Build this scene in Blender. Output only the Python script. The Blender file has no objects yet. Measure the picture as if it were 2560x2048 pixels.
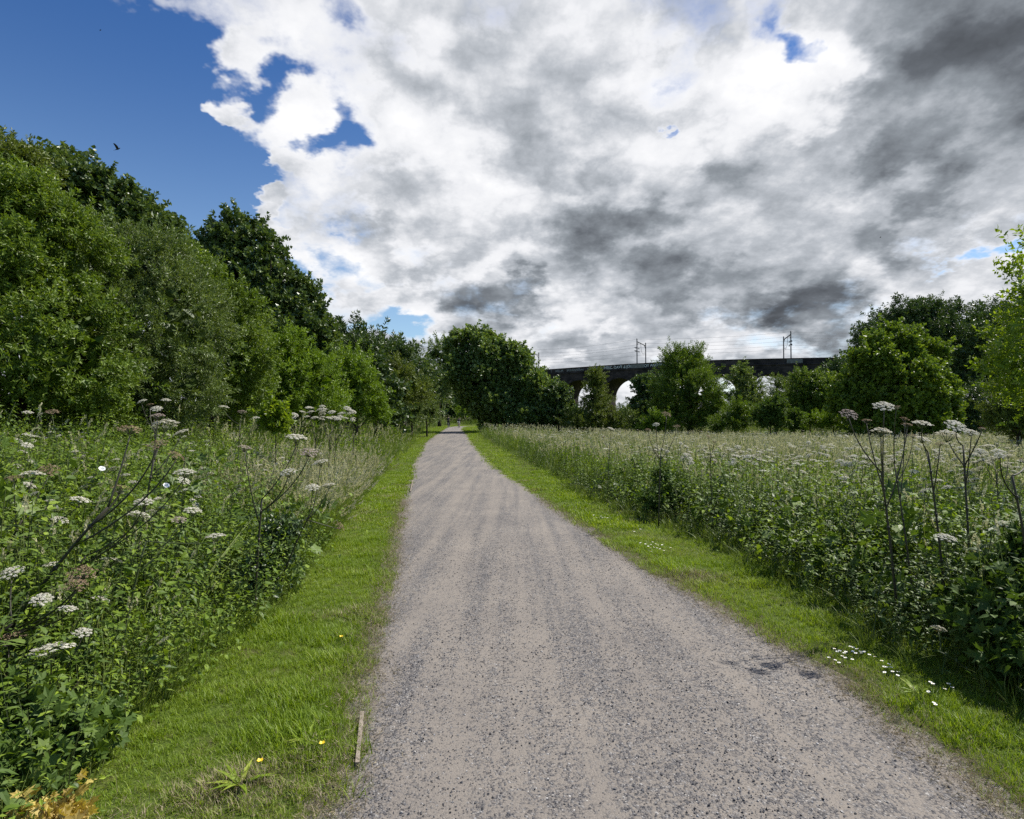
import bpy, math, random
import numpy as np
from mathutils import Vector, Matrix

# ------------------------------------------------------------------ camera, sky, sun, exposure
scene = bpy.context.scene
COL = scene.collection
F_PX, CX, CY, EYE = 1500.0, 1280.0, 1024.0, 1.75      # focal length and centre in photo pixels, eye height
PITCH = math.atan(36.0 / F_PX)

cam_data = bpy.data.cameras.new("camera")
cam_data.sensor_width = 36.0
cam_data.lens = 36.0 * F_PX / 2560.0
cam_data.clip_start = 0.05
cam_data.clip_end = 6000.0
cam = bpy.data.objects.new("camera", cam_data)
COL.objects.link(cam)
cam.location = (0, 0, EYE)
cam.rotation_euler = (math.radians(90) + PITCH, 0, 0)
scene.camera = cam


def ray(x, y):
    """world direction of a photo pixel"""
    a, b = (x - CX) / F_PX, (CY - y) / F_PX
    c, s = math.cos(PITCH), math.sin(PITCH)
    return np.array([a, c - s * b, s + c * b])


SUN_AZ, SUN_EL = math.radians(66), math.radians(54)      # azimuth clockwise from the view direction (+Y)
sun_dir = Vector((math.sin(SUN_AZ) * math.cos(SUN_EL), math.cos(SUN_AZ) * math.cos(SUN_EL), math.sin(SUN_EL)))
sun_data = bpy.data.lights.new("sun", 'SUN')
sun_data.energy = 5.0
sun_data.angle = math.radians(0.5)
sun_data.color = (1.0, 0.955, 0.88)
sun = bpy.data.objects.new("sun", sun_data)
COL.objects.link(sun)
sun.rotation_euler = (-sun_dir).to_track_quat('-Z', 'Y').to_euler()
sun.location = (60, 60, 90)

scene.view_settings.view_transform = 'Standard'
scene.view_settings.look = 'None'
scene.view_settings.exposure = 0.42
scene.view_settings.gamma = 1.0
scene.render.film_transparent = False
cy = scene.cycles
cy.max_bounces = 7
cy.diffuse_bounces = 3
cy.glossy_bounces = 2
cy.transmission_bounces = 4
cy.transparent_max_bounces = 4
cy.caustics_reflective = False
cy.caustics_refractive = False
cy.sample_clamp_indirect = 6.0
cy.use_denoising = False


def build_world():
    w = bpy.data.worlds.new("World")
    scene.world = w
    w.use_nodes = True
    nt = w.node_tree
    nt.nodes.clear()
    N, L = nt.nodes, nt.links

    def put(sock, v):
        if isinstance(v, (int, float)):
            sock.default_value = v
        elif isinstance(v, (tuple, list)):
            sock.default_value = v if len(v) == len(sock.default_value) else tuple(v) + (1.0,)
        else:
            L.new(v, sock)

    def M(op, a, b=0.0, c=0.0, clamp=False):
        n = N.new("ShaderNodeMath"); n.operation = op; n.use_clamp = clamp
        put(n.inputs[0], a); put(n.inputs[1], b); put(n.inputs[2], c)
        return n.outputs[0]

    def V(op, a, b=(0, 0, 0), s=None):
        n = N.new("ShaderNodeVectorMath"); n.operation = op
        put(n.inputs[0], a); put(n.inputs[1], b)
        if s is not None: put(n.inputs[3], s)
        return n.outputs["Value"] if op in ('DOT_PRODUCT', 'LENGTH') else n.outputs[0]

    def smooth(v, a, b, c=0.0, d=1.0, kind='SMOOTHSTEP'):
        n = N.new("ShaderNodeMapRange"); n.interpolation_type = kind
        put(n.inputs[0], v)
        for k, q in enumerate((a, b, c, d)): put(n.inputs[1 + k], q)
        return n.outputs[0]

    def noise(vec, scale, detail=6.0, rough=0.55, dist=0.0, color=False):
        n = N.new("ShaderNodeTexNoise"); n.noise_dimensions = '2D'
        n.inputs["Scale"].default_value = scale; n.inputs["Detail"].default_value = detail
        n.inputs["Roughness"].default_value = rough; n.inputs["Distortion"].default_value = dist
        L.new(vec, n.inputs["Vector"])
        return n.outputs["Color" if color else "Fac"]

    def mixc(f, a, b):
        n = N.new("ShaderNodeMix"); n.data_type = 'RGBA'
        put(n.inputs[0], f); put(n.inputs[6], a); put(n.inputs[7], b)
        return n.outputs[2]

    tc = N.new("ShaderNodeTexCoord")
    d0 = V('NORMALIZE', tc.outputs["Generated"])
    sep = N.new("ShaderNodeSeparateXYZ"); L.new(d0, sep.inputs[0])
    zc = M('MAXIMUM', sep.outputs[2], 0.0)
    p = V('SCALE', d0, s=M('DIVIDE', 1.0, M('ADD', zc, 0.36)))      # the cloud deck seen from below
    wc = noise(p, 2.6, 6, 0.60, color=True)
    wv = V('SUBTRACT', wc, (0.5, 0.5, 0.5))
    wsep = N.new("ShaderNodeSeparateColor"); L.new(wc, wsep.inputs[0])
    # heading and height of a direction: the masses are placed in these two angles, stirred by the noise
    az = M('ARCTAN2', sep.outputs[0], sep.outputs[1])
    el = M('MULTIPLY', M('ARCSINE', sep.outputs[2]), 1.7)
    cmb = N.new("ShaderNodeCombineXYZ"); put(cmb.inputs[0], az); put(cmb.inputs[1], el)
    Q = V('ADD', cmb.outputs[0], V('MULTIPLY', wv, (0.34, 0.42, 0.0)))

    def blobs(lst):
        tot = None
        for (x, y, r, wgt) in lst:
            d = ray(x, y); d = d / np.linalg.norm(d)
            n = N.new("ShaderNodeVectorMath"); n.operation = 'DISTANCE'
            L.new(Q, n.inputs[0]); n.inputs[1].default_value = (math.atan2(d[0], d[1]), math.asin(d[2]) * 1.7, 0)
            m = N.new("ShaderNodeMapRange"); m.interpolation_type = 'SMOOTHSTEP'
            L.new(n.outputs["Value"], m.inputs[0]); R = r / F_PX
            for k, q in enumerate((1.3 * R, 0.25 * R, 0.0, wgt)): m.inputs[1 + k].default_value = q
            tot = m.outputs[0] if tot is None else M('ADD', tot, m.outputs[0])
        return tot

    n1 = noise(p, 2.1, 4, 0.56)
    n2 = noise(p, 6.5, 6, 0.62)
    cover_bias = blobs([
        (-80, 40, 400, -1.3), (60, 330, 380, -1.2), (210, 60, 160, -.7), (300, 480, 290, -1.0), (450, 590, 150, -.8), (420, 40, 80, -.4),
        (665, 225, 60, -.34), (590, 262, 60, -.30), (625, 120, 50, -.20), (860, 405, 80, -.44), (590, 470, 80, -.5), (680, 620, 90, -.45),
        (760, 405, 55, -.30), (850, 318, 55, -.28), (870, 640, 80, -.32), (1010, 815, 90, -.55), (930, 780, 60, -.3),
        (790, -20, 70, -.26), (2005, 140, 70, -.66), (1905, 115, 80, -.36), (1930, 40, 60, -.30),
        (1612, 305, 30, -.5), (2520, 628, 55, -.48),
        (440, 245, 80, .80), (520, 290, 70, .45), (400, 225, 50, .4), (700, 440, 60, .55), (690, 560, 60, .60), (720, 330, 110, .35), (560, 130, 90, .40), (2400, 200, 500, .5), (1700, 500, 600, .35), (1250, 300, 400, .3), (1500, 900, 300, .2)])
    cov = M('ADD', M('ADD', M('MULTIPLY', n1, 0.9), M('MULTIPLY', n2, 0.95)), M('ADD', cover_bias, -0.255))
    # unseen sky overhead and behind the viewer made clear to cut ambient light
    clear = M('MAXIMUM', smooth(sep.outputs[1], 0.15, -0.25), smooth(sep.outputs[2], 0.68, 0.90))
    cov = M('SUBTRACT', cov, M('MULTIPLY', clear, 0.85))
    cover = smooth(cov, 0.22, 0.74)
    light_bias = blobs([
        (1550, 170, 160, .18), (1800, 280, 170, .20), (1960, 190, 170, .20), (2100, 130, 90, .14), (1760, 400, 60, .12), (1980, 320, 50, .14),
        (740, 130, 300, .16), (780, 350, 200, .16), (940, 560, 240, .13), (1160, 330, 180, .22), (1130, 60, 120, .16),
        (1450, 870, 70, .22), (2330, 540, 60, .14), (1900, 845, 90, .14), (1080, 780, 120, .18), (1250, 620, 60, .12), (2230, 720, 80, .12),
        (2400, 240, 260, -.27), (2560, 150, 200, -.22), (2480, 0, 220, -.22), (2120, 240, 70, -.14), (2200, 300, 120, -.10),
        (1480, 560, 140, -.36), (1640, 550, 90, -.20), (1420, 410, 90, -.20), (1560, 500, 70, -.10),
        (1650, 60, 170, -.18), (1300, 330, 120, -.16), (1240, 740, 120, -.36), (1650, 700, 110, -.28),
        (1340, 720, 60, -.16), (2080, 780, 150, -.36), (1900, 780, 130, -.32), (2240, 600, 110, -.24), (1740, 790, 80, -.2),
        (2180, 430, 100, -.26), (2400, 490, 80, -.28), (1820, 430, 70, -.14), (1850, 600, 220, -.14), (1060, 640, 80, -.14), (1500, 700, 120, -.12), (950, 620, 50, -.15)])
    # billows: bright tops, dark flat bases, creases between the puffs
    up_ = V('SCALE', V('ADD', p, V('SCALE', wv, s=0.10)), s=0.935)
    rel = M('SUBTRACT', noise(V('ADD', p, V('SCALE', wv, s=0.10)), 3.1, 5, 0.54), noise(up_, 3.1, 3, 0.50))
    puff = M('ABSOLUTE', M('SUBTRACT', n2, 0.5))
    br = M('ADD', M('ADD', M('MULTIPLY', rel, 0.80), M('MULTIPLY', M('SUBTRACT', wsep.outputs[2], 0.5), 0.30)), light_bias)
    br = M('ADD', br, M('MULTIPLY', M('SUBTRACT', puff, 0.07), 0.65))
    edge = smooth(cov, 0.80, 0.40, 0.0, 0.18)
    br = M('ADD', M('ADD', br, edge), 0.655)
    ramp = N.new("ShaderNodeValToRGB")
    put(ramp.inputs[0], br)
    e = ramp.color_ramp.elements
    e[0].position = 0.0; e[0].color = (0.085, 0.094, 0.108, 1)
    e[1].position = 1.0; e[1].color = (1.02, 1.02, 1.03, 1)
    for pos, c in ((0.2, (0.135, 0.150, 0.172)), (0.42, (0.29, 0.32, 0.355)), (0.60, (0.52, 0.55, 0.595)), (0.78, (0.86, 0.87, 0.90))):
        q = ramp.color_ramp.elements.new(pos); q.color = c + (1,)
    sky = N.new("ShaderNodeTexSky")
    sky.sky_type = 'NISHITA'; sky.sun_disc = False
    sky.sun_elevation = SUN_EL; sky.sun_rotation = SUN_AZ
    sky.air_density = 1.0; sky.dust_density = 0.3; sky.ozone_density = 4.5
    skyc = V('MULTIPLY', V('SCALE', sky.outputs[0], s=0.104), (0.72, 0.93, 1.18))
    deep = smooth(sep.outputs[2], 0.10, 0.58)
    skyc = V('MULTIPLY', skyc, mixc(deep, (1.95, 1.50, 1.12), (0.62, 0.80, 0.92)))
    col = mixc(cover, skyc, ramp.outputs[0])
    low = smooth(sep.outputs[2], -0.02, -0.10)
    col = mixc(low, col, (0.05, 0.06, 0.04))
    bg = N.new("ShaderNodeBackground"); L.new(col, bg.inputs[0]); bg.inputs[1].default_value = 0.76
    out = N.new("ShaderNodeOutputWorld"); L.new(bg.outputs[0], out.inputs[0])
    w.cycles.sampling_method = 'MANUAL'
    w.cycles.sample_map_resolution = 512


build_world()

# ------------------------------------------------------------------ terrain and the lines on it
def sstep(a, b, x):
    t = np.clip((np.asarray(x, float) - a) / (b - a), 0, 1)
    return t * t * (3 - 2 * t)


def rise(Y):
    return np.interp(Y, [-50, 22, 40, 63, 88, 115, 160, 400], [0, 0, .22, .78, 1.22, 1.45, 1.6, 1.6])


_Ys = np.linspace(1.2, 140, 6000)


def on_path(x, y):
    """where a photo pixel meets the ground along the path: (X, Y)"""
    d = ray(x, y)
    z = EYE + _Ys / d[1] * d[2]
    i = int(np.argmax(z <= rise(_Ys)))
    if i == 0: i = len(_Ys) - 1
    return d[0] / d[1] * _Ys[i], _Ys[i]


def line(px, extra=(), before=None):
    pts = sorted([on_path(*q) for q in px], key=lambda q: q[1])
    Y = [q[1] for q in pts]; X = [q[0] for q in pts]
    s = (X[1] - X[0]) / (Y[1] - Y[0])
    X = [X[0] - s * 0.35 * (Y[0] + 14)] + X; Y = [-14] + Y
    for (ex, ey) in extra: X.append(ex); Y.append(ey)
    return np.array(Y), np.array(X)


_far = 84
L_ed = line([(819, 1970), (870, 1770), (950, 1484), (985, 1330), (1009, 1235), (1035, 1160), (1062, 1108), (1092, 1084)], [(-8.7, 76), (-9.6, 88), (-9.6, 98), (-7.5, 107), (-2, 116), (8, 124), (26, 136)])
R_ed = line([(2529, 2006), (2113, 1697), (1662, 1440), (1500, 1338), (1353, 1246), (1240, 1170), (1190, 1120), (1166, 1084)], [(-6.2, 76), (-7.0, 88), (-6.6, 97), (-4.2, 104), (1, 111), (12, 118), (30, 129)])
L_vg = line([(237, 1994), (356, 1828), (475, 1710), (665, 1579), (760, 1460), (831, 1341), (926, 1223), (1000, 1151), (1045, 1100)], [(-9.9, 68), (-10.5, 76), (-11, 88), (-11, 99), (-8.6, 110), (-2, 119), (8, 127), (26, 139)])
R_vg = line([(2560, 1790), (2422, 1729), (2255, 1646), (2125, 1570), (2018, 1500), (1852, 1400), (1686, 1328), (1567, 1288), (1424, 1228), (1306, 1158), (1200, 1098)], [(-4.1, 66), (-4.7, 76), (-5.6, 88), (-5.2, 95), (-2.8, 101), (2, 107), (14, 114), (30, 124)])
lX = lambda Y: np.interp(Y, *L_ed)
rX = lambda Y: np.interp(Y, *R_ed)
lvX = lambda Y: np.interp(Y, *L_vg)
rvX = lambda Y: np.interp(Y, *R_vg)


def wob(X, Y, s, seed=0.0):
    return (np.sin(X * s * 1.3 + seed) + np.sin(Y * s * 1.7 + seed * 2.1) + np.sin((X + Y) * s * .9 + seed * .7) + np.sin((X * .6 - Y) * s * 2.3 + seed * 3.3) * .6) / 3.6


def ground_z(X, Y):
    X = np.asarray(X, float); Y = np.asarray(Y, float)
    side = sstep(4, 16, X - rvX(Y))                       # the rise dies out towards the meadow
    z = rise(Y) * (1 - side * .9)
    z = z + 0.62 * sstep(0.2, 4.5, lvX(Y) - X) * (1 - .45 * sstep(35, 80, Y)) + 0.9 * sstep(5, 16, lvX(Y) - X)
    z = z + 0.06 * wob(X, Y, .7) * sstep(.3, 1.5, np.maximum(lvX(Y) - X, X - rvX(Y)))
    # grassy banks in front of the trees beyond the meadow
    for (bx, by, ra, rb, h) in ((24.5, 56, 5, 5, .95), (32.5, 57, 7, 5, .75), (40, 50, 7, 5, .6)):
        z = z + h * np.exp(-(((X - bx) / ra) ** 2 + ((Y - by) / rb) ** 2))
    out = np.maximum(lX(Y) - X, X - rX(Y))
    z = z + 0.035 * sstep(-0.05, 0.12, out)                  # verge stands slightly above the path
    return z


def world(x, y, D):
    """a photo pixel at depth D (metres along +Y)"""
    d = ray(x, y); t = D / d[1]
    return np.array([d[0] * t, D, EYE + d[2] * t])


# ------------------------------------------------------------------ mesh gathering
class Tpl:
    def __init__(s): s.V, s.T, s.M, s.R, s.W, s.n = [], [], [], [], [], 0
    def add(s, v, t, m=0, r=0.5):
        v = np.asarray(v, float).reshape(-1, 3); t = np.asarray(t, np.int64).reshape(-1, 3)
        s.V.append(v); s.T.append(t + s.n); s.n += len(v)
        s.M.append(np.full(len(t), m) if np.isscalar(m) else np.asarray(m))
        s.R.append(np.full(len(v), r) if np.isscalar(r) else np.asarray(r, float))
        return s
    def inst(s, tp, pos, rot=None, scale=1.0, r=None):
        """copies of template arrays tp=(v,t,m,r) at pos[k,3] with rot[k,3,3]"""
        v, t, m, rr = tp
        pos = np.asarray(pos, float).reshape(-1, 3); k = len(pos)
        if k == 0: return s
        sc = np.asarray(scale, float)
        if sc.ndim == 0: vv = np.broadcast_to(v * sc, (k,) + v.shape)
        elif sc.ndim == 1: vv = v[None] * sc[:, None, None]
        else: vv = v[None] * sc[:, None, :]
        if rot is not None: vv = np.einsum('kij,knj->kni', rot, vv)
        vv = vv + pos[:, None, :]
        n = len(v)
        tt = t[None] + (np.arange(k) * n)[:, None, None]
        rk = np.zeros(k) if r is None else np.asarray(r)
        s.V.append(vv.reshape(-1, 3)); s.T.append(tt.reshape(-1, 3) + s.n); s.n += n * k
        s.M.append(np.tile(m, k)); s.R.append(np.clip((rr[None] * .55 + rk[:, None] * .45), 0, 1).reshape(-1))
        return s
    def arrays(s): return np.concatenate(s.V), np.concatenate(s.T), np.concatenate(s.M), np.concatenate(s.R)


def make_mesh(name, tp, mats, smooth=False):
    v, t, m, r = tp
    me = bpy.data.meshes.new(name)
    me.vertices.add(len(v)); me.vertices.foreach_set("co", v.astype(np.float32).ravel())
    me.loops.add(len(t) * 3); me.loops.foreach_set("vertex_index", t.astype(np.int32).ravel())
    me.polygons.add(len(t))
    me.polygons.foreach_set("loop_start", np.arange(0, len(t) * 3, 3, dtype=np.int32))
    me.polygons.foreach_set("loop_total", np.full(len(t), 3, np.int32))
    me.polygons.foreach_set("material_index", m.astype(np.int32))
    me.polygons.foreach_set("use_smooth", np.full(len(t), bool(smooth)))
    at = me.attributes.new("rnd", 'FLOAT', 'POINT'); at.data.foreach_set("value", r.astype(np.float32))
    me.update(calc_edges=True)
    for q in (mats if isinstance(mats, (list, tuple)) else [mats]): me.materials.append(q)
    return me


def link(name, me, parent=None, loc=(0, 0, 0), rot=None):
    o = bpy.data.objects.new(name, me); COL.objects.link(o)
    o.location = loc
    if rot is not None: o.rotation_euler = rot
    if parent is not None: o.parent = parent
    return o


def build(name, tp, mats, parent=None, smooth=False, loc=(0, 0, 0)):
    a = tp.arrays() if isinstance(tp, Tpl) else tp
    return link(name, make_mesh(name, a, mats, smooth), parent, loc)


def tag(o, label=None, cat=None, group=None, kind=None):
    if label: o["label"] = label
    if cat: o["category"] = cat
    if group: o["group"] = group
    if kind: o["kind"] = kind
    return o


def thing(name, label, cat, loc=(0, 0, 0), group=None, rotz=0.0):
    o = bpy.data.objects.new(name, None); COL.objects.link(o)
    o.empty_display_size = .2; o.location = loc; o.rotation_euler = (0, 0, rotz)
    return tag(o, label, cat, group)


# ------------------------------------------------------------------ rotations
def nrm(a): return a / np.maximum(np.linalg.norm(a, axis=-1, keepdims=True), 1e-9)


def frames(d, spin):
    """rotation matrices taking +Z to d[k,3], spun by spin[k]"""
    d = nrm(np.asarray(d, float)); k = len(d)
    up = np.tile([0.0, 0, 1], (k, 1)); up[np.abs(d[:, 2]) > .95] = (1, 0, 0)
    x = nrm(np.cross(up, d)); y = np.cross(d, x)
    c, s = np.cos(spin)[:, None], np.sin(spin)[:, None]
    X = x * c + y * s; Y = -x * s + y * c
    return np.stack([X, Y, d], axis=2)


def yaws(a, tx=None, ty=None):
    """turn about Z by a, then lean the plant by tx, ty radians in world X and Y"""
    k = len(a); c, s = np.cos(a), np.sin(a); Z = np.zeros(k); O = np.ones(k)
    R = np.stack([np.stack([c, -s, Z], 1), np.stack([s, c, Z], 1), np.stack([Z, Z, O], 1)], 1)
    if tx is not None:
        up = nrm(np.stack([np.tan(tx), np.tan(ty), O], 1)); F = frames(up, np.zeros(k))
        R = np.einsum('kij,kjl->kil', F, R)
    return R


def tube(pts, rad, n=6, m=0, r=.5, cap=True):
    pts = np.asarray(pts, float); k = len(pts); rad = np.broadcast_to(np.asarray(rad, float), (k,))
    t = nrm(np.gradient(pts, axis=0))
    ref = np.array([0, 0, 1.0]) if abs(t[0][2]) < .9 else np.array([1.0, 0, 0])
    V = []
    for i in range(k):
        x = np.cross(ref, t[i]); x /= max(np.linalg.norm(x), 1e-9); y = np.cross(t[i], x)
        a = np.arange(n) * 2 * math.pi / n
        V.append(pts[i] + rad[i] * (np.cos(a)[:, None] * x + np.sin(a)[:, None] * y))
        ref = y if False else ref
    V = np.concatenate(V); T = []
    for i in range(k - 1):
        for j in range(n):
            a, b = i * n + j, i * n + (j + 1) % n; c, d = a + n, b + n
            T += [(a, b, d), (a, d, c)]
    if cap:
        for j in range(1, n - 1):
            T.append((0, j + 1, j)); e = (k - 1) * n; T.append((e, e + j, e + j + 1))
    return V, np.array(T), np.full(len(T), m), np.full(len(V), r)


def box(cx, cy, cz, sx, sy, sz):
    v = np.array([(x, y, z) for z in (-1, 1) for y in (-1, 1) for x in (-1, 1)], float) * .5 * np.array([sx, sy, sz]) + (cx, cy, cz)
    q = [(0, 2, 3, 1), (4, 5, 7, 6), (0, 1, 5, 4), (2, 6, 7, 3), (0, 4, 6, 2), (1, 3, 7, 5)]
    return v, np.array([t for a, b, c, d in q for t in ((a, b, c), (a, c, d))])


# ------------------------------------------------------------------ materials
def new_mat(name):
    m = bpy.data.materials.new(name); m.use_nodes = True
    nt = m.node_tree; nt.nodes.clear()
    out = nt.nodes.new("ShaderNodeOutputMaterial")
    return m, nt, out


def principled(nt, base=None, rough=.6, spec=.5):
    p = nt.nodes.new("ShaderNodeBsdfPrincipled")
    if base is not None: p.inputs["Base Color"].default_value = tuple(base) + (1,)
    p.inputs["Roughness"].default_value = rough
    p.inputs["Specular IOR Level"].default_value = spec
    return p


def ramp(nt, fac, stops):
    r = nt.nodes.new("ShaderNodeValToRGB"); e = r.color_ramp.elements
    e[0].position, e[0].color = stops[0][0], tuple(stops[0][1]) + (1,)
    e[1].position, e[1].color = stops[-1][0], tuple(stops[-1][1]) + (1,)
    for p_, c in stops[1:-1]: q = e.new(p_); q.color = tuple(c) + (1,)
    if fac is not None: nt.links.new(fac, r.inputs[0])
    return r.outputs[0]


def leaf_mat(name, dark, mid, light, trans=.38, rough=.42, spec=.5, tcol=(1.25, 1.25, .45)):
    m, nt, out = new_mat(name); L = nt.links
    at = nt.nodes.new("ShaderNodeAttribute"); at.attribute_name = "rnd"
    c = ramp(nt, at.outputs["Fac"], [(0, dark), (.5, mid), (1, light)])
    p = principled(nt, None, rough, spec); L.new(c, p.inputs["Base Color"])
    tr = nt.nodes.new("ShaderNodeBsdfTranslucent")
    mul = nt.nodes.new("ShaderNodeVectorMath"); mul.operation = 'MULTIPLY'
    L.new(c, mul.inputs[0]); mul.inputs[1].default_value = tcol; L.new(mul.outputs[0], tr.inputs[0])
    mx = nt.nodes.new("ShaderNodeMixShader"); mx.inputs[0].default_value = trans
    L.new(p.outputs[0], mx.inputs[1]); L.new(tr.outputs[0], mx.inputs[2]); L.new(mx.outputs[0], out.inputs[0])
    return m


def plain_mat(name, stops, rough=.8, spec=.3, scale=None, bump=0.0):
    m, nt, out = new_mat(name); L = nt.links
    if scale is None:
        at = nt.nodes.new("ShaderNodeAttribute"); at.attribute_name = "rnd"; f = at.outputs["Fac"]
    else:
        tc = nt.nodes.new("ShaderNodeTexCoord"); n = nt.nodes.new("ShaderNodeTexNoise")
        n.inputs["Scale"].default_value = scale; n.inputs["Detail"].default_value = 6
        L.new(tc.outputs["Object"], n.inputs["Vector"]); f = n.outputs["Fac"]
    c = ramp(nt, f, stops); p = principled(nt, None, rough, spec); L.new(c, p.inputs["Base Color"])
    if bump and scale:
        b = nt.nodes.new("ShaderNodeBump"); b.inputs["Strength"].default_value = bump; b.inputs["Distance"].default_value = .03
        L.new(f, b.inputs["Height"]); L.new(b.outputs[0], p.inputs["Normal"])
    L.new(p.outputs[0], out.inputs[0])
    return m


MAT = {
    'willow': leaf_mat("willow_leaf", (.060, .105, .013), (.130, .200, .022), (.260, .340, .050), .30, .48, .4),
    'bright': leaf_mat("bright_leaf", (.095, .160, .012), (.160, .250, .020), (.250, .350, .035), .34, .48, .4),
    'yellow': leaf_mat("yellow_green_leaf", (.095, .155, .012), (.170, .250, .020), (.270, .340, .035), .45, .42, .4),
    'dark': leaf_mat("dark_leaf", (.028, .056, .015), (.058, .100, .024), (.130, .185, .050), .20, .42, .5),
    'sycamore': leaf_mat("sycamore_leaf", (.034, .064, .016), (.080, .130, .030), (.200, .260, .090), .22, .38, .55),
    'olive': leaf_mat("olive_leaf", (.080, .115, .018), (.125, .165, .028), (.190, .230, .046), .28, .5, .4),
    'grey': leaf_mat("grey_green_leaf", (.066, .105, .026), (.125, .180, .042), (.270, .330, .120), .28, .46, .5),
    'maple': leaf_mat("maple_leaf", (.055, .095, .020), (.125, .195, .036), (.360, .430, .180), .30, .40, .55),
    'weed': leaf_mat("dark_weed_leaf", (.032, .066, .012), (.082, .138, .022), (.190, .265, .048), .28, .50, .40),
    'herb': leaf_mat("herb_leaf", (.045, .090, .010), (.130, .205, .016), (.290, .385, .038), .30, .58, .30),
    'bramble': leaf_mat("broad_leaf", (.045, .085, .016), (.080, .135, .024), (.140, .200, .042), .26, .62, .25),
    'blade': leaf_mat("grass_blade", (.110, .185, .012), (.200, .295, .020), (.350, .415, .060), .38, .5, .35),
    'tall': leaf_mat("tall_grass", (.085, .140, .022), (.150, .210, .042), (.270, .310, .110), .32, .5, .35),
    'seed': leaf_mat("seed_head", (.33, .33, .17), (.49, .47, .28), (.68, .64, .43), .35, .6, .2, (1, 1, .85)),
    'straw': leaf_mat("dry_straw", (.160, .125, .075), (.290, .235, .150), (.470, .400, .270), .20, .6, .2, (1, 1, .8)),
    'floret': leaf_mat("white_floret", (.42, .40, .30), (.60, .57, .47), (.78, .76, .68), .30, .6, .2, (1, 1, .95)),
    'pink': leaf_mat("pinkish_floret", (.30, .23, .20), (.45, .36, .32), (.62, .53, .48), .30, .6, .2, (1, 1, .95)),
    'brownhead': leaf_mat("fading_umbel", (.150, .095, .060), (.270, .185, .115), (.400, .300, .190), .22, .6, .2, (1, 1, .9)),
    'stem': plain_mat("dark_stem", [(0, (.020, .018, .012)), (1, (.060, .055, .030))], .5, .4),
    'gstem': plain_mat("green_stem", [(0, (.045, .065, .018)), (1, (.110, .130, .045))], .5, .4),
    'bark': plain_mat("bark", [(.3, (.030, .024, .017)), (.7, (.085, .070, .052))], .9, .2, 6.0, .5),
    'daisy': plain_mat("daisy_petal", [(0, (.80, .80, .78)), (1, (.86, .86, .84))], .6, .2),
    'yel': plain_mat("yellow_petal", [(0, (.75, .50, .02)), (1, (.85, .62, .03))], .5, .3),
    'yellowleaf': leaf_mat("yellowing_leaf", (.26, .15, .07), (.52, .40, .10), (.70, .60, .18), .30, .6),
    'soil': plain_mat("dry_soil", [(.3, (.060, .042, .030)), (.7, (.150, .110, .080))], .95, .1, 40.0),
    'wood': plain_mat("weathered_wood", [(.3, (.17, .14, .11)), (.7, (.32, .275, .22))], .85, .2, 14.0),
    'postwood': plain_mat("dark_wood", [(.3, (.025, .02, .015)), (.7, (.06, .05, .04))], .85, .2, 14.0),
}


# ------------------------------------------------------------------ ground, path
def grid_mesh(xs, ys, zf):
    X, Y = np.meshgrid(xs, ys); Z = zf(X, Y)
    v = np.stack([X, Y, Z], -1).reshape(-1, 3); nx = len(xs)
    i = np.arange(len(ys) - 1)[:, None] * nx + np.arange(nx - 1)[None]; i = i.ravel()
    t = np.concatenate([np.stack([i, i + 1, i + nx + 1], 1), np.stack([i, i + nx + 1, i + nx], 1)])
    return v, t


def ground_mat():
    m, nt, out = new_mat("turf_and_soil"); L = nt.links
    tc = nt.nodes.new("ShaderNodeTexCoord")
    def nz(s, d=8, r=.6):
        n = nt.nodes.new("ShaderNodeTexNoise"); n.inputs["Scale"].default_value = s; n.inputs["Detail"].default_value = d
        n.inputs["Roughness"].default_value = r; L.new(tc.outputs["Object"], n.inputs["Vector"]); return n.outputs["Fac"]
    a = ramp(nt, nz(60, 4), [(.3, (.035, .055, .010)), (.55, (.075, .110, .018)), (.8, (.15, .17, .045))])
    b = ramp(nt, nz(34, 6), [(.3, (.05, .036, .020)), (.7, (.15, .115, .065))])
    f = ramp(nt, nz(1.6, 8, .7), [(.50, (0, 0, 0)), (.66, (.85, .85, .85))])
    mx = nt.nodes.new("ShaderNodeMix"); mx.data_type = 'RGBA'
    L.new(f, mx.inputs[0]); L.new(a, mx.inputs[6]); L.new(b, mx.inputs[7])
    p = principled(nt, None, .95, .1); L.new(mx.outputs[2], p.inputs["Base Color"])
    bu = nt.nodes.new("ShaderNodeBump"); bu.inputs["Strength"].default_value = .6; bu.inputs["Distance"].default_value = .03
    L.new(nz(25, 6), bu.inputs["Height"]); L.new(bu.outputs[0], p.inputs["Normal"])
    L.new(p.outputs[0], out.inputs[0])
    return m


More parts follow.
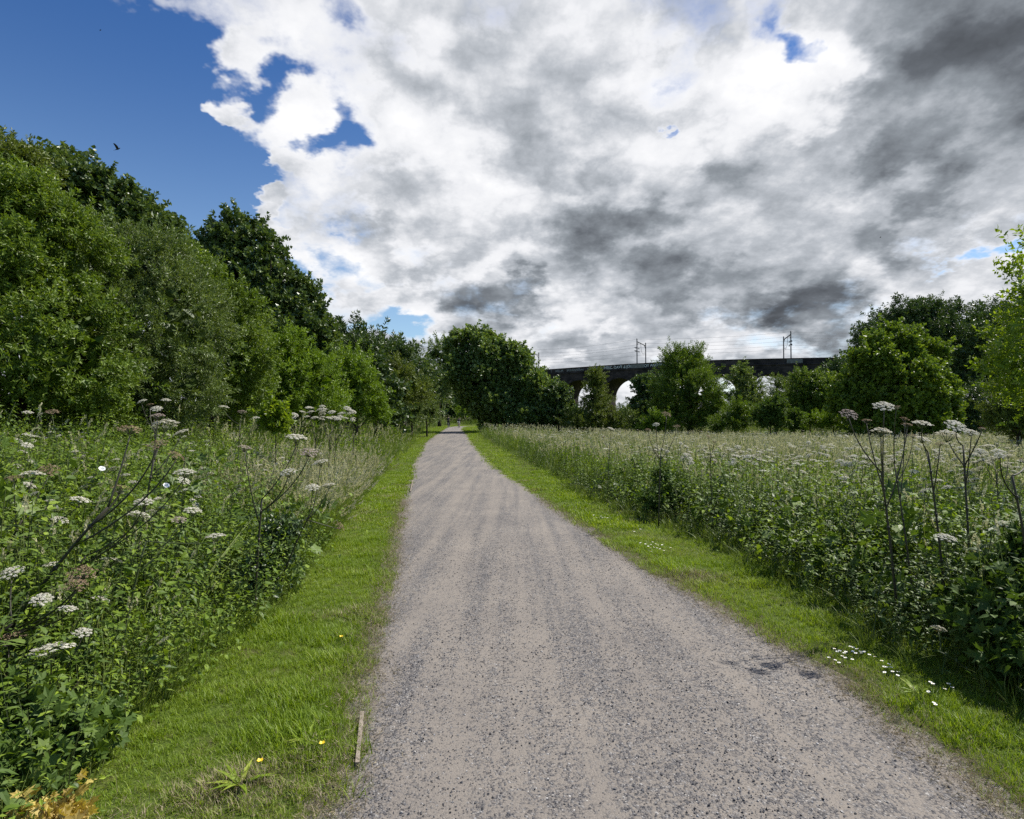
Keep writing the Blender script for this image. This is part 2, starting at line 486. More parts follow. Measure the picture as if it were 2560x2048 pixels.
def path_mat():
    m, nt, out = new_mat("gravel_path"); L = nt.links
    tc = nt.nodes.new("ShaderNodeTexCoord")
    mp = nt.nodes.new("ShaderNodeMapping"); L.new(tc.outputs["Object"], mp.inputs[0])
    def nz(s, d=6, r=.6, v=None):
        n = nt.nodes.new("ShaderNodeTexNoise"); n.inputs["Scale"].default_value = s; n.inputs["Detail"].default_value = d
        n.inputs["Roughness"].default_value = r; L.new(v or tc.outputs["Object"], n.inputs["Vector"]); return n.outputs["Fac"]
    def math_(op, a, b):
        n = nt.nodes.new("ShaderNodeMath"); n.operation = op
        for i, q in enumerate((a, b)):
            if isinstance(q, (int, float)): n.inputs[i].default_value = q
            else: L.new(q, n.inputs[i])
        return n.outputs[0]
    def mix(f, a, b):
        n = nt.nodes.new("ShaderNodeMix"); n.data_type = 'RGBA'
        for i, q in ((0, f), (6, a), (7, b)):
            if isinstance(q, tuple): n.inputs[i].default_value = q + (1,)
            else: L.new(q, n.inputs[i])
        return n.outputs[2]
    mp.inputs["Rotation"].default_value = (0, 0, math.radians(-7)); mp.inputs["Scale"].default_value = (1.0, .05, 1)
    sepc = {}
    def vor(s):
        n = nt.nodes.new("ShaderNodeTexVoronoi"); n.inputs["Scale"].default_value = s; L.new(tc.outputs["Object"], n.inputs["Vector"])
        c = nt.nodes.new("ShaderNodeSeparateColor"); L.new(n.outputs["Color"], c.inputs[0]); return n.outputs["Distance"], c.outputs[0], c.outputs[1]
    d1, c1, c1b = vor(80.0); d2, c2, c2b = vor(165.0)
    stone = ramp(nt, c1, [(0, (.030, .030, .035)), (.35, (.072, .070, .076)), (.7, (.145, .138, .135)), (.93, (.27, .26, .25)), (1, (.55, .53, .50))])
    stone2 = ramp(nt, c2, [(0, (.045, .045, .050)), (.5, (.120, .115, .115)), (.9, (.24, .225, .21)), (1, (.45, .43, .40))])
    stones = mix(c2b, stone, stone2)
    fine = ramp(nt, nz(260, 3), [(.3, (.175, .155, .134)), (.7, (.275, .245, .212))])
    # fines worn into lengthwise bands and blotches
    band = math_('ADD', math_('MULTIPLY', nz(3.8, 4, .6, mp.outputs[0]), 1.15), math_('MULTIPLY', nz(14, 6, .68), .70))
    fl = math_('ADD', band, math_('MULTIPLY', math_('SUBTRACT', c1b, .5), .42))
    f = ramp(nt, fl, [(.74, (0, 0, 0)), (1.08, (1, 1, 1))])
    col = mix(f, stones, fine)
    # soil and dead grass at the edges
    at = nt.nodes.new("ShaderNodeAttribute"); at.attribute_name = "rnd"        # distance from the edge, 0..1
    e = math_('ADD', at.outputs["Fac"], math_('MULTIPLY', math_('SUBTRACT', nz(4.2, 8, .75), .5), 1.7))
    ef = ramp(nt, e, [(.0, (1, 1, 1)), (.29, (0, 0, 0))])
    soil = ramp(nt, nz(55, 6, .7), [(.3, (.050, .040, .032)), (.5, (.140, .116, .092)), (.72, (.28, .235, .18))])
    col = mix(ef, col, soil)
    big = ramp(nt, nz(.8, 4), [(.3, (.86, .86, .87)), (.7, (1.08, 1.07, 1.05))])
    mul = nt.nodes.new("ShaderNodeMix"); mul.data_type = 'RGBA'; mul.blend_type = 'MULTIPLY'; mul.inputs[0].default_value = 1
    L.new(col, mul.inputs[6]); L.new(big, mul.inputs[7])
    p = principled(nt, None, .9, .25); L.new(mul.outputs[2], p.inputs["Base Color"])
    hb = math_('ADD', math_('MULTIPLY', math_('SUBTRACT', .6, d1), math_('SUBTRACT', 1.15, f)), math_('MULTIPLY', nz(120, 4), .5))
    bu = nt.nodes.new("ShaderNodeBump"); bu.inputs["Strength"].default_value = .8; bu.inputs["Distance"].default_value = .012
    L.new(hb, bu.inputs["Height"]); L.new(bu.outputs[0], p.inputs["Normal"])
    L.new(p.outputs[0], out.inputs[0])
    return m


def build_ground():
    def axis(lo, hi, fine, n, far):
        core = np.linspace(lo, hi, fine)
        return np.concatenate([lo - np.geomspace(1, far, n)[::-1] + 0, core, hi + np.geomspace(1, far, n)])
    xs = axis(-30, 60, 260, 22, 1500); ys = axis(-14, 130, 320, 22, 1500)
    def zf(X, Y):
        out = np.maximum(lX(Y) - X, X - rX(Y))
        return ground_z(X, Y) - .06 * (1 - sstep(-.5, .02, out))
    v, t = grid_mesh(xs, ys, zf)
    o = build("ground", (v, t, np.zeros(len(t), int), np.full(len(v), .5)), ground_mat(), smooth=True)
    tag(o, kind='structure')
    ys = np.concatenate([np.linspace(-13, 12, 180), np.linspace(12.2, 60, 160), np.linspace(60.5, 128, 120)])
    u = np.concatenate([np.linspace(-.20, .06, 7), np.linspace(.1, .9, 18), np.linspace(.94, 1.20, 7)])
    Lx, Rx = lX(ys)[:, None], rX(ys)[:, None]; W = Rx - Lx
    sc = np.minimum(1, 1)
    X = Lx + W * u[None]
    X = X + .045 * wob(X, np.repeat(ys[:, None], len(u), 1), 2.6) * ((u < .1) | (u > .9))[None]
    Y = np.repeat(ys[:, None], len(u), 1)
    Z = rise(Y) + .012 + .030 * (1 - (2 * u - 1) ** 2)[None].clip(-.4)
    dist = np.minimum(u, 1 - u)[None] * W
    r = np.clip(.5 + dist * 1.0, 0, 1) * np.clip((dist + .6) / .8, 0, 1)
    v = np.stack([X, Y, Z], -1).reshape(-1, 3); nx = len(u)
    i = (np.arange(len(ys) - 1)[:, None] * nx + np.arange(nx - 1)[None]).ravel()
    t = np.concatenate([np.stack([i, i + 1, i + nx + 1], 1), np.stack([i, i + nx + 1, i + nx], 1)])
    r = np.clip(dist / .9, -.3, 1.0) ; r = np.clip(r + .15, 0, 1)
    o = build("path", (v, t, np.zeros(len(t), int), r.reshape(-1)), path_mat(), smooth=True)
    tag(o, kind='structure')


build_ground()

# ------------------------------------------------------------------ leaves, sprigs and trees
def leaf2(b, d, n, L, W, fold=.18, droop=.1):
    b, d, n = map(np.asarray, (b, d, n)); s = np.cross(d, n)
    mid = b + d * L * .42
    v = np.array([b, mid + s * W / 2 + n * fold * W, b + d * L - n * droop * L, mid - s * W / 2 + n * fold * W])
    return v, [(0, 1, 2), (0, 2, 3)]


def leaf6(b, d, n, L, W, fold=.2, droop=.25):
    """a pointed leaf with a folded midrib, 7 faces"""
    b, d, n = map(np.asarray, (b, d, n)); s = np.cross(d, n)
    def at(t, w): return b + d * L * t - n * droop * L * t * t + s * w * W + n * abs(w) * fold * W
    v = np.array([at(0, 0), at(.22, .42), at(.55, .40), at(1, 0), at(.55, -.40), at(.22, -.42), at(.35, 0), at(.7, 0)])
    return v, [(0, 1, 6), (1, 2, 6), (2, 7, 6), (2, 3, 7), (3, 4, 7), (4, 6, 7), (4, 5, 6), (5, 0, 6)]


def leaf_lobed(b, d, n, L, W, fold=.15, droop=.3, lobes=5):
    """a wide lobed leaf: a fan of pointed lobes about the leaf's heart"""
    b, d, n = map(np.asarray, (b, d, n)); s = np.cross(d, n)
    c = b + d * L * .35
    pts = []
    for k in range(lobes * 2 + 1):
        a = -2.45 + 4.9 * k / (lobes * 2)
        rr = 1.0 if k % 2 else .56
        rr *= (.72 + .28 * math.cos(a / 1.5))
        x, y = math.sin(a) * rr * W * .62, math.cos(a) * rr * L * .66
        q = c + d * y + s * x + n * (fold * abs(x) * .6 - droop * (x * x + y * y) / max(L, 1e-6))
        pts.append(q)
    v = np.array([c, b] + pts)
    t = [(0, 2 + k, 3 + k) for k in range(len(pts) - 1)] + [(0, 1, 2), (0, len(pts) + 1, 1)]
    return v, t


def rv(rng, n=3):
    a = rng.normal(size=n); return a / np.linalg.norm(a)


def sprig(seed, nl, ll, lw, spread=1.0, kind=leaf2, droop=.15, bunch=False, upn=.6):
    """a twig along +Z of length 1 with nl leaves, flat arrays"""
    rng = np.random.default_rng(seed); tp = Tpl()
    for i in range(nl):
        t = (i + .5) / nl if not bunch else .55 + .45 * rng.random()
        a = i * 2.4 + rng.normal() * .5
        o = np.array([math.cos(a), math.sin(a), 0])
        b = np.array([0, 0, t]) + o * .03 + rng.normal(size=3) * .05
        d = nrm(o * spread * (1.1 - .5 * t) + np.array([0, 0, .5 + .3 * t]) + rng.normal(size=3) * .25)
        n = nrm(np.cross(np.cross(d, [0, 0, 1]), d) * upn + rng.normal(size=3) * .45); n = nrm(n - d * n.dot(d))
        v, tt = kind(b, d, n, ll * rng.uniform(.7, 1.2), lw * rng.uniform(.75, 1.2))
        tp.add(v, tt, 0, rng.uniform(0, 1))
    return tp.arrays()


SPRIGS = {
    'small': [sprig(10 + i, 22, .30, .13) for i in range(4)],
    'willow': [sprig(20 + i, 26, .30, .085, .8) for i in range(4)],
    'broad': [sprig(30 + i, 16, .42, .34, 1.0) for i in range(4)],
    'fine': [sprig(40 + i, 34, .20, .11, .9) for i in range(4)],
    'ash': [sprig(50 + i, 20, .36, .15, 1.1, droop=.3) for i in range(4)],
    'near': [sprig(60 + i, 13, .30, .17, 1.0, leaf6) for i in range(4)],
    'lobed': [sprig(70 + i, 6, .75, .70, 1.0, leaf_lobed, upn=1.0) for i in range(4)],
    'leafy': [sprig(80 + i, 10, .42, .26, 1.0, leaf6, upn=1.0) for i in range(4)],
}


def blob_px(x, y, r, D, dz=1.0):
    R = r * D / F_PX
    return world(x, y, D), np.array([R, R * dz, R])


def crown(blobs, kind, L, dens=1.0, seed=0, up=.35, subr=.36, inner=1.0, lump=.8):
    rng = np.random.default_rng(seed); tp = Tpl()
    C = np.array([b[0] for b in blobs]); Rr = np.array([b[1] for b in blobs])
    P, D, Q = [], [], []
    for (c, R) in blobs:
        Rm = R.mean(); rs0 = max(subr * Rm, L * .9)
        ns = max(6, int(3.3 * lump * (Rm / rs0) ** 2 * 1.6))
        for _ in range(ns):
            u = rv(rng); rs = rs0 * rng.uniform(.50, 1.30)
            sc = c + u * (R - rs * .55) * rng.uniform(.66, 1.20)
            tone = rng.uniform(0, 1)
            n = int(dens * rng.uniform(.55, 1.35) * 4 * math.pi * rs * rs / (L * L * .55)) + 3
            d = nrm(rng.normal(size=(n, 3)) + u * .55)
            P.append(sc + d * rs * rng.uniform(.55, 1.0, (n, 1)) * np.array([1, 1, .85])); D.append(d * .6 + u * .5); Q.append(np.full(n, tone))
    P = np.concatenate(P); D = np.concatenate(D); Q = np.concatenate(Q)
    keep = np.ones(len(P), bool)
    for i in range(len(C)):                                   # nothing is needed deep inside
        q = np.linalg.norm((P - C[i]) / Rr[i], axis=1); keep &= q > .62
    away = (D * (np.array([0, 0, EYE]) - P)).sum(1) < -.25 * np.linalg.norm(P - [0, 0, EYE], axis=1) * np.linalg.norm(D, axis=1)
    keep &= ~(away & (rng.random(len(P)) < .5))
    keep &= P[:, 2] > ground_z(P[:, 0], P[:, 1]) + .05
    P, D, Q = P[keep], D[keep], Q[keep]
    d = nrm(nrm(D) + np.array([0, 0, up]) + rng.normal(size=D.shape) * .35)
    lead = rng.random(len(d)) < .09; P = P + lead[:, None] * d * L * rng.uniform(.2, 1.6, (len(d), 1)); F = frames(d, rng.uniform(0, 6.28, len(d))); S = L * rng.uniform(.7, 1.35, len(d))
    rr = np.clip(Q * .5 + rng.uniform(0, .5, len(d)), 0, 1)
    ch = rng.integers(0, 4, len(d))
    for k in range(4):
        m = ch == k; tp.inst(SPRIGS[kind][k], P[m], F[m], S[m], rr[m])
    # leaves and shade inside the crown
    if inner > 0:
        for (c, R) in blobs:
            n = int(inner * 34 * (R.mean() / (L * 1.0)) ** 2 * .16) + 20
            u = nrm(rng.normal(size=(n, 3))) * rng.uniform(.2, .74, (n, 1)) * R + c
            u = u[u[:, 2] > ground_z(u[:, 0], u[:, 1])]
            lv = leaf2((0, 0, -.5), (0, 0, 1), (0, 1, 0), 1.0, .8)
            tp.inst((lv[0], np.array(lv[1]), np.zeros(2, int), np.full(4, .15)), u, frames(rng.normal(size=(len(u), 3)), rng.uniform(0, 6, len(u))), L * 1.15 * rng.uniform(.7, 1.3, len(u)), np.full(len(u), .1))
    return tp


def trunk(base, blobs, r0, seed=0, nlimb=8, lean=None):
    rng = np.random.default_rng(seed + 5); tp = Tpl()
    C = np.array([b[0] for b in blobs]); W = np.array([b[1].mean() for b in blobs]) ** 2
    top = (C * W[:, None]).sum(0) / W.sum()
    top = np.array([top[0] * .5 + base[0] * .5, top[1], top[2]])
    pts = np.array([base + (top - base) * t + np.array([math.sin(t * 5 + seed), math.cos(t * 4 + seed), 0]) * r0 * .6 * t for t in np.linspace(0, 1, 7)])
    pts[0, 2] -= .15
    tp.add(*tube(pts, r0 * np.linspace(1.15, .5, 7), 8))
    order = rng.permutation(len(blobs))[:nlimb]
    for i in order:
        s = pts[rng.integers(2, 6)]; e = C[i] + rng.normal(size=3) * W[i] ** .5 * .2 + np.array([0, 0, W[i] ** .5 * .35])
        mid = (s + e) / 2 + np.array([0, 0, -.08 * np.linalg.norm(e - s)]) + rng.normal(size=3) * .08 * np.linalg.norm(e - s)
        q = np.array([s * (1 - t) ** 2 + 2 * mid * t * (1 - t) + e * t * t for t in np.linspace(0, 1, 6)])
        tp.add(*tube(q, r0 * np.linspace(.45, .10, 6), 6))
        for _ in range(3):
            a = q[rng.integers(2, 6)]; b = a + (rv(rng) + np.array([0, 0, .5])) * W[i] ** .5 * .7
            tp.add(*tube(np.array([a, (a + b) / 2 + rng.normal(size=3) * .05, b]), r0 * np.array([.16, .1, .04]), 5))
    return tp


def tree(name, label, cat, blobs, mat, kind, L, dens=1.0, r0=.16, base=None, seed=1, group=None, up=.35, subr=.36, inner=1.0, lump=.8, dz=1.0):
    bl = [blob_px(*b, dz=dz) for b in blobs]
    bl = [(c, R * max(.50, 1 - .42 * L / R.mean())) for c, R in bl]
    C = np.array([b[0] for b in bl])
    if base is None: bx, by = C[:, 0].mean(), C[:, 1].mean()
    else: w_ = world(base[0], 1060, base[1]); bx, by = w_[0], w_[1]
    bz = float(ground_z(bx, by)); root = thing(name, label, cat, (bx, by, bz), group)
    off = np.array([bx, by, bz])
    rng = np.random.default_rng(seed)
    bl2 = [(b[0] + np.array([0, rng.uniform(-.35, .35) * b[1][0], 0]), b[1]) for b in bl]
    tc = crown(bl2, kind, L, dens, seed, up, subr, inner, lump).arrays()
    tt = trunk(off, bl2, r0, seed).arrays()
    for nm, a, mt, sm in (("trunk", tt, MAT['bark'], True), ("crown", tc, MAT[mat], False)):
        a = (a[0] - off,) + a[1:]
        build(nm, a, mt, root, sm)
    return root


TREES = [
 # left wall of bushes, near to far
 ("willow_bush", "nearest leafy green willow bush at the left edge, shading the nettles below it", "bush",
  [(20,640,190,12.5),(-90,800,230,12.5),(150,860,165,12.2),(140,640,120,13),(60,980,150,13.4),(200,1000,110,13.6),(-60,560,120,13.5)], 'willow','small',.29,.95,.13,6),
 ("willow_bush", "second willow bush from the left edge with silvery leaf undersides in its middle", "bush",
  [(330,700,140,15),(250,640,100,15),(400,800,150,15),(280,880,150,14.5),(430,960,120,16),(330,1010,100,15.6),(420,700,90,16)], 'grey','willow',.30,.95,.12,7),
 ("willow_bush", "third willow bush along the left, sloping down to the bright green sallow beside it", "bush",
  [(490,740,95,19),(540,820,110,19),(580,900,95,19),(510,960,110,19.4),(600,990,75,19.6),(440,700,50,19)], 'willow','small',.32,.95,.11,8),
 ("sallow_bush", "bright lime green sallow bush in front of the tall dark sycamore on the left", "bush",
  [(715,905,78,25),(680,980,80,24.5),(775,960,75,25),(750,1020,60,24.5),(660,900,50,25),(820,1010,50,26)], 'bright','small',.37,.95,.10,9),
 ("sallow_bush", "bright green rounded sallow bush at the right end of the left bush wall", "bush",
  [(865,925,55,31),(900,970,50,31),(850,1000,50,30.5),(920,1010,36,31.5),(940,1030,24,32)], 'bright','small',.42,.95,.10,10),
 ("sycamore_tree", "olive green tree top rising at the far left edge of the picture", "tree",
  [(-20,480,130,17.5),(50,460,75,17.5),(-60,420,110,17.5),(10,390,45,17.5)], 'olive','small',.36,1.0,.20,11),
 ("sycamore_tree", "long dark sycamore crown behind the willow bushes on the left", "tree",
  [(150,475,85,20.5),(155,420,34,20.5),(210,530,110,20.5),(280,560,90,20.5),(350,620,95,21),(420,670,75,21.5),(460,660,40,22),(120,470,70,20),(400,590,50,21.5),(330,540,50,21),(250,480,45,20.5),(480,720,60,22)], 'sycamore','broad',.36,1.0,.24,12),
 ("sycamore_tree", "tall dark domed sycamore standing alone against the blue sky on the left", "tree",
  [(605,610,70,33),(545,650,55,33),(650,680,75,33),(590,720,90,33),(705,750,78,33),(650,800,100,32.5),(755,850,75,32.5),(720,900,90,32),(800,900,55,32.5),(530,610,30,33),(735,790,60,33),(785,830,45,33),(500,680,50,33)], 'sycamore','broad',.46,1.0,.30,13),
 ("ash_tree", "mid green ash just right of the tall domed sycamore", "tree",
  [(865,870,58,42),(845,920,60,42),(895,900,50,42),(880,970,60,42)], 'dark','ash',.80,1.0,.24,14),
 ("ash_tree", "dark green ash forming the ridge top behind the olive hawthorn", "tree",
  [(925,885,52,52),(960,890,48,52),(930,950,55,52),(980,930,48,52),(1000,960,40,52)], 'dark','ash',.95,1.0,.24,15),
 ("oak_tree", "small dark oak crown at the far end of the left ridge", "tree",
  [(1010,900,44,60),(985,950,46,60),(1040,930,36,60),(1030,980,36,60)], 'sycamore','ash',1.0,1.0,.24,16),
 ("holly_bush", "dark blue green holly above the bright sallow and left of the olive hawthorn", "bush",
  [(928,915,38,37),(915,955,40,37),(950,975,42,37),(965,1020,34,37)], 'dark','broad',.62,1.05,.14,17),
 ("hawthorn_bush", "olive brown hawthorn with drooping twigs left of the path bend", "bush",
  [(1000,930,32,46),(975,955,32,46),(1030,960,32,46),(1000,985,36,46),(1050,985,22,47)], 'olive','fine',.70,1.1,.14,18),
 ("round_bush", "pale green rounded willow shrub on the bank left of the path, bigger of two", "bush",
  [(1030,992,26,48),(1018,1015,26,48),(1042,1018,25,48),(1030,1035,22,48)], 'grey','fine',.60,1.1,.08,19),
 ("round_bush", "pale green rounded willow shrub, smaller one nearer the path bend", "bush",
  [(1066,1010,20,54),(1058,1030,20,54),(1078,1032,18,54)], 'grey','fine',.60,1.1,.08,20),
 ("aspen_tree", "thin airy grey green aspen showing its twigs behind the path bend", "tree",
  [(1085,885,34,88),(1115,890,30,88),(1070,925,34,88),(1105,935,40,88),(1135,930,26,88),(1085,985,44,88)], 'grey','fine',1.25,.55,.26,21),
 ("sycamore_tree", "dark sycamore closing the view behind the two cyclists", "tree",
  [(1060,985,45,124),(1110,990,50,124),(1090,1030,44,122),(1140,1020,36,122)], 'dark','broad',1.7,1.0,.3,22),
 ("sycamore_tree", "dark sycamore at the path bend behind the big leaning maple", "tree",
  [(1180,1000,55,128),(1230,1010,55,128),(1200,1040,36,126)], 'dark','broad',1.7,1.0,.3,23),
 ("elder_bush", "bright green elder bush sunlit just above the right hand cyclist", "bush",
  [(1150,1038,18,118),(1165,1046,14,117),(1180,1040,15,118)], 'bright','small',1.1,1.0,.1,24),
 ("maple_tree", "big maple with pale leaf undersides arching over the path beside its dark trunk", "tree",
  [(1168,872,46,66),(1178,838,16,66),(1225,890,50,66),(1275,920,54,66),(1150,925,40,66),(1200,950,55,66),(1260,980,62,66),(1320,975,50,66),(1355,1005,46,65),(1300,1035,46,64.5),(1378,1022,40,64),(1422,1056,28,64),(1345,1045,40,64),(1300,945,40,65),(1335,975,40,65),(1290,905,30,65),(1218,1046,26,65.5),(1180,990,34,66),(1202,1020,24,65),(1270,1050,26,64),(1240,1010,40,64.5),(1250,1040,34,65),(1130,950,20,67),(1235,860,22,66),(1262,880,24,66),(1150,870,24,66)], 'maple','broad',.60,1.0,.34,25),
 # right of the maple, in front of the viaduct
 ("sycamore_tree", "small round dark green tree under the first visible viaduct arch", "tree",
  [(1396,988,24,63),(1385,1020,30,63),(1408,1034,28,63)], 'sycamore','broad',.6,1.0,.18,26),
 ("hawthorn_tree", "dark shaggy hawthorn left of the widest open viaduct arch", "tree",
  [(1488,988,30,55),(1486,952,18,55),(1488,938,9,55),(1462,1040,32,55),(1506,1030,36,55),(1490,1045,46,54.5),(1435,1055,28,54),(1545,1062,26,54)], 'olive','fine',.50,1.15,.20,27),
 ("elder_bush", "grey green elder with cream flower clusters right of the shaggy hawthorn", "bush",
  [(1562,1048,26,58),(1585,1062,22,58),(1550,1068,20,57)], 'grey','small',.6,1.0,.1,28),
 ("lime_tree", "rounded dark lime tree right of the widest open viaduct arch", "tree",
  [(1627,980,32,61),(1650,965,28,61),(1610,1042,36,60),(1640,1030,44,60),(1594,1018,15,61),(1668,1000,32,61),(1604,958,12,61)], 'sycamore','broad',.62,1.0,.22,29),
 ("sallow_bush", "small bright yellow green bush at the meadow edge before the tall willow", "bush",
  [(1635,1045,22,51),(1618,1062,18,51),(1655,1062,16,51)], 'bright','small',.5,1.0,.08,30),
 ("willow_tree", "tallest wispy topped willow covering the viaduct between the two masts", "tree",
  [(1690,890,20,54),(1672,905,18,54),(1705,930,44,54),(1746,922,33,54),(1745,890,20,54),(1668,965,32,54),(1720,990,72,54),(1768,990,30,54),(1690,1035,48,53.5),(1768,1040,48,53.5),(1788,1028,26,54)], 'willow','willow',.62,.95,.26,31),
 ("willow_bush", "light green loose willow bush at the foot of the tall willow, on its right", "bush",
  [(1830,1042,28,49),(1858,1054,24,49),(1802,1058,24,49),(1845,1024,14,49)], 'willow','willow',.6,1.0,.08,32),
 ("alder_tree", "pointed mid green alder left of the rightmost open viaduct arch", "tree",
  [(1852,955,28,63),(1851,930,13,63),(1878,980,34,63),(1844,1005,28,63),(1905,1010,30,63),(1862,1035,40,62)], 'grey','ash',.6,1.0,.2,33),
 ("birch_tree", "sparse grey twigged birch inside the rightmost open viaduct arch", "tree",
  [(1940,985,20,70),(1950,1010,22,70),(1930,1020,22,70),(1945,960,12,70)], 'grey','fine',.8,.35,.12,34),
 ("rowan_tree", "small rowan with a bare thin trunk on the grassy bank", "tree",
  [(1928,1028,24,45),(1905,1042,20,45),(1950,1040,22,45),(1930,1052,24,45),(1942,1012,12,45)], 'bramble','broad',.42,.9,.06,35),
 ("rowan_tree", "slim sapling next to the small bare trunked rowan on the bank", "tree",
  [(1985,1035,10,46),(1982,1050,11,46),(1988,1065,10,46)], 'bramble','broad',.36,.8,.03,36),
 ("sycamore_tree", "mid green sycamore covering the viaduct just right of the rightmost arch", "tree",
  [(2005,975,36,58),(2030,942,18,58),(2042,980,40,58),(2000,1018,40,58),(2060,1025,36,58),(1998,940,14,58)], 'willow','small',.55,1.05,.2,37),
 ("sallow_bush", "tiny round yellow green bush on the bank under the mid green sycamore", "bush",
  [(2025,1046,18,50),(2008,1052,13,50),(2042,1053,12,50)], 'bright','small',.45,1.0,.06,38),
 ("oak_tree", "dark oak where the viaduct parapet disappears behind the trees", "tree",
  [(2092,940,38,68),(2070,970,36,68),(2110,985,40,68),(2075,1010,30,68)], 'dark','ash',.9,1.0,.24,39),
 ("sallow_bush", "yellow green bush tucked against the foot of the broad maple", "bush",
  [(2082,1040,20,49),(2070,1058,16,49),(2100,1060,18,49)], 'bright','small',.45,1.0,.06,40),
 ("maple_tree", "broad mid green maple in front of the tall dark wood on the right", "tree",
  [(2245,870,52,44),(2250,838,18,44),(2185,905,55,44),(2305,905,52,44),(2140,965,52,44),(2240,960,85,43.5),(2330,985,55,44),(2120,1020,40,43.5),(2180,1045,56,43),(2290,1050,60,43),(2360,1040,36,44),(2200,850,16,44)], 'willow','broad',.50,1.0,.26,41),
 ("beech_tree", "tallest dark beech crown behind the broad maple", "tree",
  [(2262,805,62,76),(2200,850,55,76),(2330,812,56,76),(2290,880,80,76),(2380,860,60,76),(2170,880,34,76),(2400,940,80,75),(2370,1020,70,75)], 'dark','ash',.9,1.0,.4,42),
 ("beech_tree", "dark spreading beech crown with gaps near the right edge", "tree",
  [(2380,790,22,92),(2440,800,34,92),(2490,790,36,92),(2530,810,44,92),(2590,830,70,92),(2460,870,70,90),(2540,930,90,90),(2460,990,70,88)], 'dark','ash',1.3,.95,.4,43),
 ("hawthorn_bush", "dark hawthorn bush right of the broad maple at the meadow edge", "bush",
  [(2430,1005,40,46),(2400,1035,36,46),(2462,1035,36,46),(2440,1060,34,45),(2390,1065,26,45)], 'dark','fine',.6,1.1,.14,44),
 ("hawthorn_bush", "olive hawthorn hanging over the meadow at the right edge", "bush",
  [(2545,985,46,24),(2515,1025,38,24),(2590,1010,60,24),(2560,1060,40,24),(2500,1050,26,24)], 'olive','fine',.40,1.0,.10,45),
]
for q in TREES:
    nm, lab, cat, bl, mt, kd, L, dn, r0, sd = q
    base = (1228, 66.5) if sd == 25 else ((1925, 45) if sd == 35 else None)
    tree(nm, lab, cat, bl, mt, kd, L, dn, r0, base, sd, inner=(.25 if sd in (21, 34, 36) else 1.0))

# the leafy branch reaching in from the right, trunk outside the frame
def near_tree():
    D = 8.6
    bl = [(2800,930,130),(2690,880,46),(2625,880,22),(2560,912,14),(2600,945,20),(2670,970,40),(2580,835,13),(2660,800,26),(2620,775,11),(2720,730,50),(2600,1010,12),(2710,1050,80),(2530,880,9),(2580,740,7),(2585,700,7),(2515,972,7),(2495,892,6),(2540,995,7),(2500,855,6),(2550,790,8),(2530,822,8),(2560,960,9),(2520,930,8),(2475,915,5),(2555,755,6),(2548,668,6),(2560,610,5)]
    root = tree("alder_tree", "nearest tree at the right edge, bright yellow green leaves reaching into the picture", "tree",
                [b + (D + .4 * math.sin(i * 2.3),) for i, b in enumerate(bl)], 'yellow', 'near', .20, .20, .06, (2840, D), 77, inner=.0, lump=.6)
near_tree()

# far wood closing the horizon
def far_wood():
    rng = np.random.default_rng(5); bl = []
    for X in np.arange(-420, 560, 9.0):
        Y = 300 + 30 * math.sin(X * .02) + rng.uniform(-8, 8); R = rng.uniform(4.5, 7)
        bl.append((np.array([X, Y, 2 + rng.uniform(-1, 2.0)]), np.array([R * 1.3, R, R])))
    tp = crown(bl, 'ash', 3.2, .8, 6, inner=1.0)
    tag(build("distant_wood", tp, MAT['dark']), "far off tree line seen low through the viaduct arches", "wood", kind='stuff')
far_wood()

# ------------------------------------------------------------------ railway viaduct, overhead line masts and wires
def stone_mat():
    m, nt, out = new_mat("sooty_brick"); L = nt.links
    at = nt.nodes.new("ShaderNodeAttribute"); at.attribute_name = "wall"
    br = nt.nodes.new("ShaderNodeTexBrick"); L.new(at.outputs["Vector"], br.inputs["Vector"])
    br.inputs["Scale"].default_value = 1.0; br.inputs["Brick Width"].default_value = .95; br.inputs["Row Height"].default_value = .38
    br.inputs["Mortar Size"].default_value = .025; br.inputs["Color1"].default_value = (.016, .014, .015, 1)
    br.inputs["Color2"].default_value = (.044, .036, .035, 1); br.inputs["Mortar"].default_value = (.030, .028, .028, 1)
    n = nt.nodes.new("ShaderNodeTexNoise"); n.inputs["Scale"].default_value = .35; n.inputs["Detail"].default_value = 7
    L.new(at.outputs["Vector"], n.inputs["Vector"])
    f = ramp(nt, n.outputs["Fac"], [(.35, (.65, .65, .68)), (.7, (2.4, 2.2, 2.1))])
    mu = nt.nodes.new("ShaderNodeMix"); mu.data_type = 'RGBA'; mu.blend_type = 'MULTIPLY'; mu.inputs[0].default_value = 1
    L.new(br.outputs["Color"], mu.inputs[6]); L.new(f, mu.inputs[7])
    p = principled(nt, None, .9, .2); L.new(mu.outputs[2], p.inputs["Base Color"])
    b = nt.nodes.new("ShaderNodeBump"); b.inputs["Strength"].default_value = .5; b.inputs["Distance"].default_value = .03
    L.new(br.outputs["Fac"], b.inputs["Height"]); b.invert = True; L.new(b.outputs[0], p.inputs["Normal"])
    L.new(p.outputs[0], out.inputs[0])
    return m


